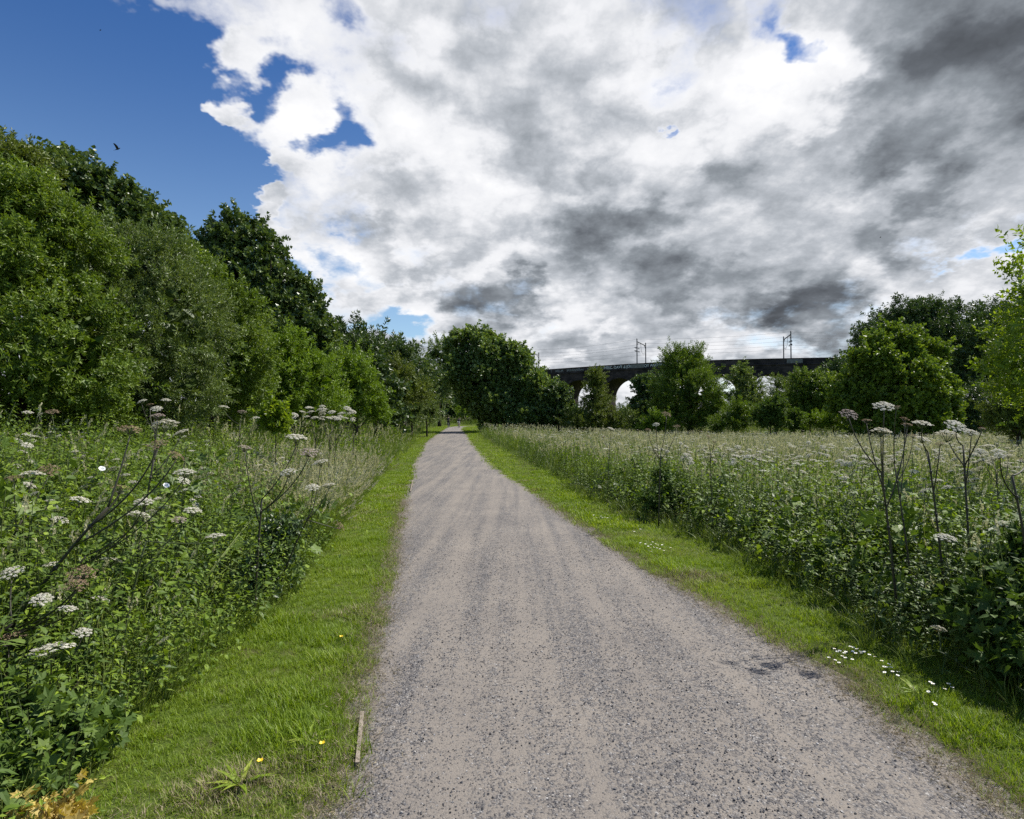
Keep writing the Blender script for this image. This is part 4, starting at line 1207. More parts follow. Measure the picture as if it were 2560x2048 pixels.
def right_meadow():
    t = Tpl(); MT = [MAT['herb'], MAT['gstem'], MAT['tall'], MAT['seed'], MAT['bramble'], MAT['floret'], MAT['pink'], MAT['weed']]
    def put(kinds, X, Y, s, mats=None, sink=0.0, lean=(.10, 0), **kw):
        sub = Tpl(); scatter(sub, kinds, X, Y, ground_z(X, Y) - sink, s, lean, **kw)
        if not sub.V: return
        v, tt, m, r = sub.arrays()
        if mats is not None: m = np.asarray(mats)[m]
        t.add(v, tt, m, r)
    def area(n, y0, y1, d0, d1):
        Y = rngG.uniform(y0, y1, n); d = rngG.uniform(d0, d1, n); X = rvX(Y) + d + .22 * wob(d * 0, Y, 3.2, 5) * np.exp(-d)
        m = in_view(X, Y, 1.6); return X[m], Y[m], d[m]
    hgt = lambda d, Y: (.60 + .48 * sstep(.0, .8, d)) * (.92 + .30 * wob(d, Y, 2.6, 4) + .10 * wob(d, Y, 6.1, 1))
    # leafy edge band
    for (y0, y1, dens, wd) in ((1.5, 5, 32, 4.0), (5, 9, 24, 4.2), (9, 16, 14, 4.0), (16, 30, 7, 2.4), (30, 62, 4.5, 1.4)):
        nm = 'nettle' if y1 <= 16 else 'nettle_far'
        X, Y, d = area(int(dens * (y1 - y0) * wd), y0, y1, 0, wd); gk = rngG.random(len(X)) > .75 * sstep(.15, .5, wob(X, Y, 3.3, 7) * .7 + wob(X, Y, 1.4, 3) * .5) * sstep(.3, .6, d) * (wd > 3); X, Y, d = X[gk], Y[gk], d[gk]
        dk = wob(X, Y, 1.7, 12) + rngG.normal(size=len(X)) * .15 + .35 * sstep(.9, .1, d) > .10  # more dark leaves towards the edge, shade put into their colour
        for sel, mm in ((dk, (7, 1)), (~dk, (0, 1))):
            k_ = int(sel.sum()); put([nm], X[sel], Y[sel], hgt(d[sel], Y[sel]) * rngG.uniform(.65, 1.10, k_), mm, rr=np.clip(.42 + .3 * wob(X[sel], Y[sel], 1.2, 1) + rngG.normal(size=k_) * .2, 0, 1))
        if y1 <= 16:
            X, Y, d = area(int(dens * .25 * (y1 - y0) * wd), y0, y1, .1, wd); put(['dock'], X, Y, hgt(d, Y) * rngG.uniform(.45, .95, len(X)), (4, 1))
            X, Y, d = area(int(dens * .8 * (y1 - y0) * wd), y0, y1, 0, wd)
            put(['bind', 'cleaver'], X, Y, rngG.uniform(.8, 1.4, len(X)), (4 if y1 < 6 else 0,), sink=-hgt(d, Y) * rngG.uniform(.1, .75, len(X)))
            X, Y, d = area(int(26 * (y1 - y0)), y0, y1, -.15, .35); put(['tallg', 'reedy'], X, Y, rngG.uniform(.3, .55, len(X)), (2, 2), lean=(-.2, -.1))
        X, Y, d = area(int(dens * .32 * (y1 - y0) * wd), y0, y1, .2, wd); put(['tallg' if y1 <= 16 else 'tallg_far'], X, Y, hgt(d, Y) * rngG.uniform(.9, 1.35, len(X)), (2, 3))
    # dense growth at the very edge, its shade put into dark leaf colour
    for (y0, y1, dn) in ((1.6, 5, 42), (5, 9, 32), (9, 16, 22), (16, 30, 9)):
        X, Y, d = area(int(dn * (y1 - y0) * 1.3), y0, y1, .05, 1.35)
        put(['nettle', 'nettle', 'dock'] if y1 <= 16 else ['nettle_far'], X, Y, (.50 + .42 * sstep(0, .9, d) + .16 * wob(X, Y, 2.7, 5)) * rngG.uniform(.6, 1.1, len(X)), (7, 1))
    for (y0, y1, dn, wd) in ((1.8, 5, 9, 2.2), (5, 9.5, 8, 2.6), (9.5, 15, 4, 2.2)):
        X, Y, d = area(int(dn * (y1 - y0) * wd), y0, y1, .15, wd); m = wob(X, Y, 1.3, 21) > -.35; X, Y, d = X[m], Y[m], d[m]
        put(['lobed'], X, Y, rngG.uniform(.55, 1.0, len(X)), (7,), sink=-hgt(d, Y) * rngG.uniform(.10, .62, len(X)))
        X, Y, d = area(int(dn * 1.2 * (y1 - y0) * wd), y0, y1, .1, wd); put(['dock'], X, Y, hgt(d, Y) * rngG.uniform(.7, 1.15, len(X)), (7, 1))
    # open meadow
    for (y0, y1, dens) in ((3, 9, 14), (9, 16, 13), (16, 28, 7.5), (28, 45, 5.0), (45, 66, 3.4)):
        w1 = .9 * y1 + 3; n = int(dens * (y1 - y0) * w1)
        Y = rngG.uniform(y0, y1, n); X = rngG.uniform(-4, w1, n); d = X - rvX(Y); m = (d > .8) & in_view(X, Y, 1.6); X, Y, d = X[m], Y[m], d[m]
        nr = y1 <= 16; w = wob(X, Y, .55, 2) + rngG.normal(size=len(X)) * .4 + 1.0 * sstep(8, 22, Y) - .25 - 1.5 * sstep(-.2, .35, ground_z(X, Y) - rise(Y) * .1 - .25)
        bl = w > .32; s = rngG.uniform(.95, 1.35, len(X)) * (1 + .10 * wob(X, Y, .8, 7))
        put(['blond' if nr else 'blond_far'], X[bl], Y[bl], s[bl], (2, 3), lean=(.18, 0))
        put(['tallg' if nr else 'tallg_far'], X[~bl], Y[~bl], s[~bl], (2, 3), lean=(.15, 0))
        k = rngG.random(len(X)) < (.40 if nr else .06); put(['nettle' if nr else 'nettle_far'], X[k], Y[k], s[k] * .88, (0, 1))
    # flower heads too many and too far to count
    um = umbel_far(501)
    n = 4200; Y = 10 + 48 * rngG.random(n) ** 1.1; X = rngG.uniform(-4, 50, n); d = X - rvX(Y)
    m = (d > .6) & in_view(X, Y, 1) & (wob(X, Y, .5, 4) > -.35); X, Y = X[m], Y[m]; k = len(X)
    t.inst(um, np.stack([X, Y, ground_z(X, Y) + rngG.uniform(.82, 1.15, k)], 1), yaws(rngG.uniform(0, 6, k), rngG.normal(0, .15, k), rngG.normal(-.05, .15, k)), rngG.uniform(.6, 1.15, k), rngG.random(k))
    tag(build("meadow_vegetation", t, MT), "nettle edge and pale seeding grass meadow with far flower heads right of the path", "meadow plants", kind='stuff')


def umbel_far(seed):
    """flower head read from afar: a broken disc of small white florets, materials 5"""
    rng = np.random.default_rng(seed); tp = Tpl()
    for i in range(13):
        a = i * 2.4; r = .075 * math.sqrt((i + .3) / 13); c = np.array([math.cos(a) * r, math.sin(a) * r, -.25 * r + rng.normal() * .004]); R = .014
        v = [c + (0, 0, .004)] + [c + R * np.array([math.cos(q), math.sin(q), -.15]) for q in np.arange(5) * 1.257 + rng.uniform(0, 1)]
        tp.add(v, [(0, k + 1, (k + 1) % 5 + 1) for k in range(5)], 5, rng.uniform(0, 1))
    v, tt, m, r = tube([(0, 0, -.35), (0, 0, -.02)], .004, 3, 1, .5, False); tp.add(v, tt, m, r)
    return tp.arrays()


right_meadow()

# ------------------------------------------------------------------ hogweeds, cow parsley, daisies and other single plants
def umbel_tpl(seed, nu=26, nf=15, dome=.38, fr=.066, dense=1.0):
    """flower head of radius 1 facing +Z: rays, umbellets of small five petalled florets (material 0), stalks (material 1)"""
    rng = np.random.default_rng(seed); tp = Tpl()
    for i in range(nu):
        a = i * 2.39996 + rng.normal() * .12; r = .93 * math.sqrt((i + .5) / nu); h = dome * (1 - r * r) + rng.normal() * .03
        c = np.array([math.cos(a) * r, math.sin(a) * r, h]); ur = .155 * rng.uniform(.8, 1.15)
        v, t, m, rr = tube([(0, 0, -.55), c * (.55, .55, .2) + (0, 0, -.22), c + (0, 0, -.05)], [.016, .013, .010], 3, 1, .5, False); tp.add(v, t, m, rr)
        tone = rng.uniform(0, 1); nn = nrm(np.array([c[0] * .45, c[1] * .45, 1.0]))
        for j in range(nf):
            if rng.random() > dense: continue
            b = j * 2.39996 + rng.normal() * .2; q = ur * math.sqrt((j + .4) / nf); p = c + np.array([math.cos(b) * q, math.sin(b) * q, -.55 * q + rng.normal() * .012])
            k = fr * rng.uniform(.7, 1.2); n = nrm(nn + rng.normal(size=3) * .3); F = frames(n[None], np.array([rng.uniform(0, 6)]))[0]
            pts = [p + F @ np.array([0, 0, k * .25])] + [p + F @ (k * (1 if e % 2 else .62) * np.array([math.cos(e * .6283), math.sin(e * .6283), 0])) for e in range(10)]
            tp.add(pts, [(0, e + 1, (e + 1) % 10 + 1) for e in range(10)], 0, np.clip(tone * .5 + rng.uniform(0, .5), 0, 1))
    return tp.arrays()


UMB = {k: [make_mesh("flower_head", umbel_tpl(600 + i, dense=dn, fr=fr), [MAT[m], MAT['gstem' if k == 'w' else 'stem']]) for i in range(3)]
       for k, m, dn, fr in (('w', 'floret', 1.0, .068), ('p', 'pink', .75, .052), ('b', 'brownhead', .70, .048))}
rngH = np.random.default_rng(9)


def add_head(root, off, pos, R, kind, tilt):
    o = bpy.data.objects.new("flower_head", UMB[kind][rngH.integers(0, 3)]); COL.objects.link(o); o.parent = root
    o.location = tuple(np.asarray(pos) - off); o.scale = (R, R, R * rngH.uniform(.8, 1.2))
    up = Vector(tilt).normalized(); o.rotation_euler = up.to_track_quat('Z', 'Y').to_euler()
    if kind == 'b': o["label"] = "faded brown flower head"
    return o


def big_leaf_mesh(name, mat, seed, n, L, R):
    return make_mesh(name, vine_tpl(seed, n, R, L, leaf_lobed, .95, .6), [mat])


def hogweed(label, bx, D, fork, heads, r=.011, lean=.0, leaf=0, stem='stem', group="tall hogweed plants", zdrop=0.0):
    w0 = world(bx, 1060, D); gz = float(ground_z(w0[0], D)); base = np.array([w0[0], D, gz]); off = base
    r = r * .78; root = thing("hogweed_plant", label, "hogweed", tuple(base), group)
    F = world(fork[0], fork[1], D + lean)
    m1 = base * .45 + F * .55 + np.array([(F[0] - base[0]) * -.12, 0, .03])
    S = [base * (1 - t) ** 2 + 2 * m1 * t * (1 - t) + F * t * t for t in np.linspace(0, 1, 9)]
    T = Tpl(); T.add(*tube(np.array(S) - off, r * np.linspace(1.25, .75, 9), 7))
    for k in (3, 5, 7): T.add(*tube([S[k] - off - (0, 0, .015), S[k] - off, S[k] - off + (0, 0, .015)], r * np.array([1.0, 1.45, 1.0]), 7))
    hp = []
    for i, (hx, hy, wpx, kd) in enumerate(heads):
        P = world(hx, hy, D + lean + rngH.uniform(-.22, .22)); R = wpx * .46 * D / F_PX
        s0 = S[-1] if i == 0 else S[-1 - (i % 3) * 1 - (1 if i > 2 else 0)]
        e = P - np.array([0, 0, R * .5])
        mid = s0 * .5 + e * .5 + np.array([(e[0] - s0[0]) * .22, 0, -.06 * np.linalg.norm(e - s0)])
        q = np.array([s0 * (1 - t) ** 2 + 2 * mid * t * (1 - t) + e * t * t for t in np.linspace(0, 1, 8)])
        T.add(*tube(q - off, r * np.linspace(.62, .38, 8), 6)); hp.append((P, R, kd, e - mid))
    build("stem", T, MAT[stem], root, True)
    for P, R, kd, dr in hp:
        add_head(root, off, P, R, kd, Vector(tuple(nrm(dr) * .5 + np.array([0, -.28, 1.0]) + rngH.normal(size=3) * .28)))
    # papery sheaths and leaves on the stem
    for k in ((4, 6) if leaf else (6,)):
        t = Tpl(); a = rngH.uniform(0, 6.28); d = nrm(np.array([math.cos(a), math.sin(a), .7]))
        n = nrm(np.cross(np.cross(d, [0, 0, 1.0]), d)); v, tt = (leaf_lobed if (leaf and k == 4) else leaf6)(S[k] - off, d, n, leaf if (leaf and k == 4) else .11, (leaf if (leaf and k == 4) else .045))
        t.add(v, tt, 0, .4); build("leaf", t, MAT['bramble'], root)
    return root


HOG = [
 ("hogweed at the left leaning right, topped by two large faded brown flower heads", -60, 3.7, (270,1268), [(325,1074,72,'b'),(392,1112,58,'b'),(440,1140,52,'b'),(300,1222,56,'b')], .014, .2, .2),
 ("hogweed with a white head against the bush shade above the two brown heads", 330, 5.0, (385,1150), [(412,1062,72,'w'),(452,1082,44,'w'),(395,1040,40,'p')], .010, 0, 0),
 ("hogweed with four white heads in a cluster just below the two large brown heads", 60, 4.1, (215,1390), [(345,1290,66,'w'),(360,1256,50,'w'),(280,1402,58,'w'),(462,1182,60,'w')], .011, .1, .22),
 ("hogweed with white and brown heads crowding the left edge at mid height", -160, 3.4, (30,1560), [(30,1432,62,'w'),(105,1500,52,'w'),(205,1436,80,'b'),(170,1522,46,'w'),(190,1465,60,'b')], .013, .1, .2),
 ("hogweed with the largest pure white flower head, low at the left", -40, 3.15, (100,1770), [(128,1625,104,'w'),(206,1582,52,'w'),(22,1600,84,'b')], .010, 0, 0),
 ("hogweed at the left edge with a brown head beside a small white one", -40, 4.6, (55,1300), [(80,1186,58,'w'),(122,1176,58,'b'),(200,1250,56,'w'),(36,1196,52,'b'),(150,1300,46,'w')], .011, .1, 0),
 ("dark branching hogweed near the verge with a pale head high on its right fork", 640, 5.3, (655,1248), [(742,1095,60,'w'),(720,1182,46,'w'),(612,1120,40,'p'),(772,1132,52,'p')], .012, 0, 0),
 ("hogweed hanging over the left verge, thin dark stem with three small white heads", 690, 5.8, (782,1275), [(800,1157,46,'w'),(822,1214,40,'w'),(782,1219,38,'w'),(850,1316,32,'b')], .009, -.1, 0),
 ("hogweed with two long pale branches spread sideways and a white head at the tip", 300, 4.0, (365,1354), [(538,1342,56,'w'),(482,1278,48,'w'),(448,1300,44,'p')], .009, 0, 0, 'gstem'),
 ("slim hogweed carrying one white head above another low on the left", 240, 3.9, (215,1500), [(252,1500,50,'w'),(205,1560,56,'w'),(130,1412,48,'w')], .009, 0, 0, 'gstem'),
 ("tall distant hogweed group stem dark against the bush shade left of centre", 395, 8.2, (385,1050), [(415,1001,26,'w'),(355,1004,26,'w'),(392,1022,30,'w'),(376,1012,22,'b')], .009, 0, 0),
 ("small hogweed far left before the dark bush shade with one pale head", 60, 9.0, (80,1075), [(70,1032,28,'w'),(100,1038,20,'w'),(132,1030,36,'b')], .008, 0, 0),
 ("hogweed half way to the bushes with a flat white head near the yellow sapling", 590, 9.5, (600,1062), [(560,1018,28,'w'),(605,1030,26,'p'),(640,1045,20,'w')], .008, 0, 0),
 ("tall hogweed on the right bearing a pinkish head over a brown leaf sheath", 2240, 4.9, (2203,1180), [(2122,1036,50,'p'),(2210,1016,54,'w'),(2202,1079,50,'w'),(2166,1052,30,'b'),(2268,1062,30,'b')], .012, 0, 0),
 ("slender dark hogweed stem right beside the pinkish headed one, few faded heads", 2285, 5.0, (2236,1160), [(2240,1020,24,'b'),(2282,1090,24,'b'),(2262,1048,26,'b')], .009, .1, 0),
 ("tall hogweed on the right with a round upright cream head above a flat one", 2362, 4.9, (2320,1130), [(2305,1060,52,'w'),(2308,1099,44,'w'),(2350,1110,24,'b')], .011, 0, 0),
 ("tall hogweed on the right with two broad flat cream heads stacked", 2425, 5.0, (2408,1115), [(2390,1066,58,'w'),(2370,1089,64,'w'),(2428,1082,40,'w'),(2455,1072,20,'b')], .012, .1, 0),
 ("hogweed at the right edge with a dark stem and curled brown sheaths", 2600, 4.2, (2530,1190), [(2562,1150,40,'b'),(2500,1140,28,'w')], .012, 0, .12),
 ("short hogweed right of the path with one white domed head among the nettles", 2400, 4.5, (2366,1400), [(2368,1346,52,'w')], .008, 0, 0, 'gstem'),
 ("low hogweed beside the right verge with a small flat head over the grass", 2440, 4.0, (2350,1630), [(2346,1572,38,'w')], .006, 0, 0, 'gstem'),
 ("hogweed at the right edge with a white head tilted towards the path", 2560, 4.5, (2540,1370), [(2508,1310,42,'w'),(2570,1290,40,'w')], .009, 0, 0, 'gstem'),
 ("hogweed clump stem among the meadow flowers near the right edge", 2500, 6.6, (2490,1180), [(2470,1116,34,'w'),(2496,1130,36,'w'),(2520,1140,30,'w'),(2450,1128,26,'w')], .009, 0, 0),
 ("dark seeding hogweed rising from the dark dock bush in the middle of the meadow", 1645, 10.0, (1652,1130), [(1666,1036,30,'b'),(1692,1066,22,'b'),(1640,1062,20,'w'),(1620,1075,18,'b')], .013, 0, 0),
 ("thin dark hogweed stem standing right of the dark dock bush", 1778, 9.6, (1776,1130), [(1772,1092,16,'b'),(1785,1105,14,'b')], .010, 0, 0),
 ("hogweed stem with one white head in the meadow left of the dark dock bush", 1518, 13.0, (1524,1110), [(1527,1072,20,'w'),(1508,1092,14,'b')], .010, 0, 0),
]
for h in HOG: hogweed(*h)

# patch of hogweeds with many level heads beside the left bushes
for i, (bx, D, n) in enumerate(((735, 12.4, 6), (785, 13.2, 7), (835, 13.8, 7), (880, 14.6, 6), (820, 11.8, 5))):
    hs = [(bx + rngH.uniform(-38, 42), 1032 + rngH.uniform(-16, 22), rngH.uniform(15, 25), 'w') for _ in range(n)]
    lab = ["leftmost hogweed of the level white topped patch beside the left bushes", "second hogweed from the left in the white topped patch by the bushes", "middle hogweed of the white topped patch by the bushes",
           "hogweed at the right end of the white topped patch by the bushes", "nearest hogweed of the white topped patch by the left bushes"][i]
    hogweed(lab, bx, D, (bx + 5, 1085), hs, .010, 0, 0, group="white topped hogweed patch")


# smaller cow parsley standing through the herbage: a few kinds, copied
def parsley_proto(seed, h, n):
    rng = np.random.default_rng(seed); root = thing("cow_parsley", "", "cow parsley"); T = Tpl()
    T.add(*tube([(0, 0, 0), (.02, .01, h * .5), (.03, 0, h * .78)], [.006, .005, .004], 5, 0, .5)); hd = []
    for i in range(n):
        a = i * 2.4; P = np.array([math.cos(a) * .12 * (i > 0) + .03, math.sin(a) * .12 * (i > 0), h * (1 - .07 * i) + rng.uniform(-.03, .03)])
        T.add(*tube([(.03, 0, h * (.70 - .05 * i)), P * (.7, .7, .9), P - (0, 0, .02)], [.0035, .003, .002], 4, 0, .5)); hd.append(P)
    build("stem", T, MAT['gstem'], root, True)
    for P in hd: add_head(root, np.zeros(3), P, rng.uniform(.055, .085), 'w', Vector((rng.normal() * .3, rng.normal() * .3 - .3, 1)))
    return root


def copy_thing(o):
    c = o.copy(); COL.objects.link(c)
    for ch in o.children: d = ch.copy(); COL.objects.link(d); d.parent = c
    return c


def cow_parsley():
    protos = [parsley_proto(700 + i, h, n) for i, (h, n) in enumerate(((1.25, 3), (1.12, 4), (1.35, 2)))]
    used = [False] * 3
    def put(X, Y, label, group, s):
        i = int(rngH.integers(0, 3)); o = protos[i] if not used[i] else copy_thing(protos[i]); used[i] = True
        o.location = (X, Y, float(ground_z(X, Y))); o.rotation_euler = (0, rngH.uniform(-.1, .16), rngH.uniform(0, 6.28)); o.scale = (s, s, s)
        o["label"] = label; o["group"] = group
    k = 0
    while k < 95:
        Y = 5.2 + 11 * rngH.random() ** 1.1; X = rngH.uniform(1, 15)
        if X < rvX(Y) + 1.3 or X > .84 * Y: continue
        put(X, Y, "white flowered cow parsley growing through the meadow right of the path", "cow parsley in the right meadow", rngH.uniform(.78, .98)); k += 1
    k = 0
    while k < 40:
        Y = 3.2 + 10 * rngH.random(); X = -rngH.uniform(1.8, 10)
        if X > lvX(Y) - .5 or X < -.84 * Y: continue
        put(X, Y, "white flowered cow parsley growing through the nettles left of the path", "cow parsley on the left bank", rngH.uniform(.62, .85)); k += 1
cow_parsley()

# low leafy plants one can tell apart
def clump(name, label, cat, blobs, mat, kind, L, seed, dens=1.0, inner=.6, base=None):
    return tree(name, label, cat, blobs, mat, kind, L, dens, .012, base, seed, inner=inner, up=.5)
clump("dock_bush", "dark dock bush standing forward of the meadow edge beside the right verge", "bush", [(1665,1220,28,11.0),(1680,1255,34,10.9),(1640,1270,30,10.7),(1655,1190,14,11.0),(1705,1230,20,11.0),(1620,1245,14,10.8),(1720,1270,24,11.0),(1645,1240,24,10.8)], 'bramble', 'leafy', .13, 81, .6)
clump("bramble_bush", "lobed leaved bramble mound in the lower right corner", "bush", [(2475,1570,54,4.1),(2550,1530,64,4.05),(2540,1640,46,3.9),(2600,1600,60,3.8),(2420,1520,32,4.4)], 'bramble', 'lobed', .11, 82, .7)
clump("bramble_bush", "upright bramble with sunlit top leaves at the right edge above the lobed mound", "bush", [(2550,1420,46,4.5),(2600,1360,56,4.5),(2500,1460,34,4.6)], 'bramble', 'lobed', .10, 83, .7)
clump("hogweed_leaves", "big lobed hogweed leaves piled in the lower left corner", "leafy plant", [(30,1880,70,2.75),(110,1850,56,2.9),(180,1870,44,2.9),(230,1830,30,3.1),(20,1950,60,2.65),(-40,1850,70,2.8)], 'bramble', 'lobed', .095, 84, .5)
clump("thistle_clump", "grey leaved mugwort clump at the edge of the left verge", "leafy plant", [(660,1430,34,5.9),(690,1385,28,6.0),(640,1480,28,5.7),(700,1330,20,6.1)], 'dark', 'leafy', .12, 85, .8)
clump("yellow_leaf_plant", "low plant with yellow and brown dying leaves in the lower left corner", "leafy plant", [(120,2075,20,2.42),(175,2050,12,2.45),(80,2065,14,2.45),(150,2085,20,2.4)], 'yellowleaf', 'lobed', .055, 86, .35, .0)
clump("maple_sapling", "small bright yellow green sapling above the left herbage beside the bushes", "sapling", [(690,1035,12,11.8),(680,1052,14,11.8),(698,1062,14,11.8)], 'yellow', 'broad', .16, 87, .8, .1)

# bindweed trumpets
def bindweed(px, D, label):
    w = world(px[0], px[1], D); T = Tpl()
    n = 14; a = np.arange(n) * 2 * math.pi / n; V = []; Tt = []
    for k, (r, z) in enumerate(((.003, 0), (.006, .022), (.013, .034), (.022, .038))): V += [(math.cos(q) * r * (1 + .06 * math.cos(5 * q)), math.sin(q) * r * (1 + .06 * math.cos(5 * q)), z) for q in a]
    for k in range(3):
        for j in range(n): b, c = k * n + j, k * n + (j + 1) % n; Tt += [(b, c, c + n), (b, c + n, b + n)]
    T.add(V, Tt, 0, .9)
    o = build("bindweed_flower", T, MAT['daisy'], loc=tuple(w)); o.rotation_euler = (math.radians(35), .5, .3)
    tag(o, label, "bindweed flower")
bindweed((252, 1180), 4.4, "white bindweed trumpet left of the faded hogweed heads")
bindweed((412, 1222), 4.3, "white bindweed trumpet right of the faded hogweed heads")


# ---- daisies, buttercups, plantain, edging boards, post, shed
def daisy_tpl():
    tp = Tpl(); tp.add(*tube([(0, 0, 0), (.002, 0, .03), (0, 0, .055)], .0012, 3, 1, .5))
    for k in range(13):
        a = k * 2 * math.pi / 13; d = np.array([math.cos(a), math.sin(a), .12]); s = np.array([-math.sin(a), math.cos(a), 0]) * .0028
        c = np.array([0, 0, .056]); tp.add([c + d * .003 - s * .6, c + d * .003 + s * .6, c + d * .012 + s, c + d * .0145, c + d * .012 - s], [(0, 1, 2), (0, 2, 4), (4, 2, 3)], 0, .8)
    a = np.arange(8) * math.pi / 4
    tp.add([(0, 0, .0605)] + [(math.cos(q) * .0045, math.sin(q) * .0045, .0575) for q in a], [(0, k + 1, (k + 1) % 8 + 1) for k in range(8)], 2, .5)
    return tp.arrays()
DAISY = make_mesh("daisy", daisy_tpl(), [MAT['daisy'], MAT['gstem'], MAT['yel']])
DP = ([(1700 + .399 * x, 1400 + .399 * y) for x, y in [(965,583),(1000,595),(1035,610),(935,622),(965,637),(1015,630),(1045,640),(1070,568),(1090,575),(1085,597),(1105,610),(1115,585),(1125,600),(1145,612),(1155,600),(1185,620),(1225,635),(1265,660),(1300,678),(1275,695),(1297,700),(1320,700),(1290,730),(1335,728),(1370,732),(1355,748),(1000,655),(1080,650),(985,600),(1040,602)]], "daisy in the nearest and fullest daisy patch on the right verge", "nearest daisy patch"), \
     ([(1700 + .399 * x, 1400 + .399 * y) for x, y in [(1565,793),(1588,805),(1685,806),(1655,838),(1703,828),(1560,852),(1580,922),(1605,938)]], "daisy in the thin scatter beside the lobed bramble mound", "scattered daisies by the bramble"), \
     ([(1000 + .4174 * x, 1000 + .4174 * y) for x, y in [(1445,873),(1470,880),(1485,893),(1500,885),(1510,868),(1530,880),(1525,893),(1545,888),(1540,905),(1570,885),(1500,905),(1560,910),(1620,903),(1580,920),(1500,925),(1518,900)]], "daisy in the round patch before the dark dock bush", "daisy patch before the dock bush"), \
     ([(1000 + .4174 * x, 1000 + .4174 * y) for x, y in [(1160,705),(1170,720),(1190,722),(1205,712),(1215,722),(1230,718),(1248,705),(1245,722),(1437,790),(1405,805)]], "daisy in the farthest patch, left of the dock bush", "farthest daisy patch")
def flat_ground(x, y):
    d = ray(x, y); t = (EYE - .05) / -d[2]; return d[0] * t, d[1] * t
for pts, lab, grp in DP:
    for (x, y) in pts:
        X, Y = flat_ground(x, y); o = link("daisy", DAISY, None, (X, Y, float(ground_z(X, Y))), (rngH.uniform(-.2, .1), rngH.uniform(-.2, .2), rngH.uniform(0, 6)))
        s = .62 + .045 * Y; o.scale = (s, s, s); tag(o, lab, "daisy", grp)

def buttercup_tpl():
    tp = Tpl(); tp.add(*tube([(0, 0, 0), (.004, 0, .04), (0, 0, .08)], .001, 3, 1, .5))
    for k in range(5):
        a = k * 2 * math.pi / 5; d = np.array([math.cos(a), math.sin(a), .7]); s = np.array([-math.sin(a), math.cos(a), 0]) * .006; c = np.array([0, 0, .08])
        tp.add([c, c + d * .008 + s, c + d * .013, c + d * .008 - s], [(0, 1, 2), (0, 2, 3)], 0, .8)
    return tp.arrays()
BUT = make_mesh("buttercup", buttercup_tpl(), [MAT['yel'], MAT['gstem']])
for (x, y), lab in (((853, 1623), "buttercup in the left verge nearest the gravel, farthest up the path"), ((805, 1899), "buttercup beside the soil edge level with the wooden edging board"),
                    ((650, 1952), "buttercup in the left verge beside the plantain rosette"), ((2345, 1610), "buttercup in the long grass by the right nettles")):
    X, Y = flat_ground(x, y); o = link("buttercup", BUT, None, (X, Y, float(ground_z(X, Y)))); o.scale = (1.3,) * 3; tag(o, lab, "buttercup")

def rosette(x, y, n, L, lab, seed):
    rng = np.random.default_rng(seed); X, Y = flat_ground(x, y); T = Tpl()
    for k in range(n):
        a = k * 2 * math.pi / n + rng.normal() * .25; d = nrm(np.array([math.cos(a), math.sin(a), rng.uniform(.2, .9)])); nn = nrm(np.cross(np.cross(d, [0, 0, 1.0]), d))
        v, t = leaf6((0, 0, .01), d, nn, L * rng.uniform(.7, 1.1), L * .16, droop=.35); T.add(v, t, 0, rng.uniform(.4, 1))
    tag(build("plantain", T, MAT['blade'], loc=(X, Y, float(ground_z(X, Y)))), lab, "plantain")
rosette(600, 1962, 11, .17, "plantain rosette with long upright leaves in the near left verge", 3)
rosette(770, 1850, 12, .13, "darker plantain rosette in the left verge beside the gravel", 4)
rosette(1180 + 1110, 1400 + 330, 9, .12, "plantain rosette in the right verge among the daisies", 5)


def board(p0, p1, lab):
    a = np.array(flat_ground(*p0)); b = np.array(flat_ground(*p1)); L = np.linalg.norm(b - a); c = (a + b) / 2
    v, t = box(0, 0, -.012, L, .020, .05); rngb = np.random.default_rng(1); v = v + rngb.normal(size=v.shape) * .0015
    T = Tpl(); T.add(v, t, 0, .5)
    o = build("edging_board", T, MAT['wood'], loc=(c[0], c[1], float(max(ground_z(c[0], c[1]), rise(c[1]) + .015)) + .022)); o.rotation_euler = (0, 0, math.atan2(b[1] - a[1], b[0] - a[0]))
    tag(o, lab, "edging board")
board((893, 1905), (906, 1778), "weathered wooden edging board half buried at the near left path edge")
board((1026, 1228), (1032, 1200), "short length of wooden edging board farther up the left path edge")


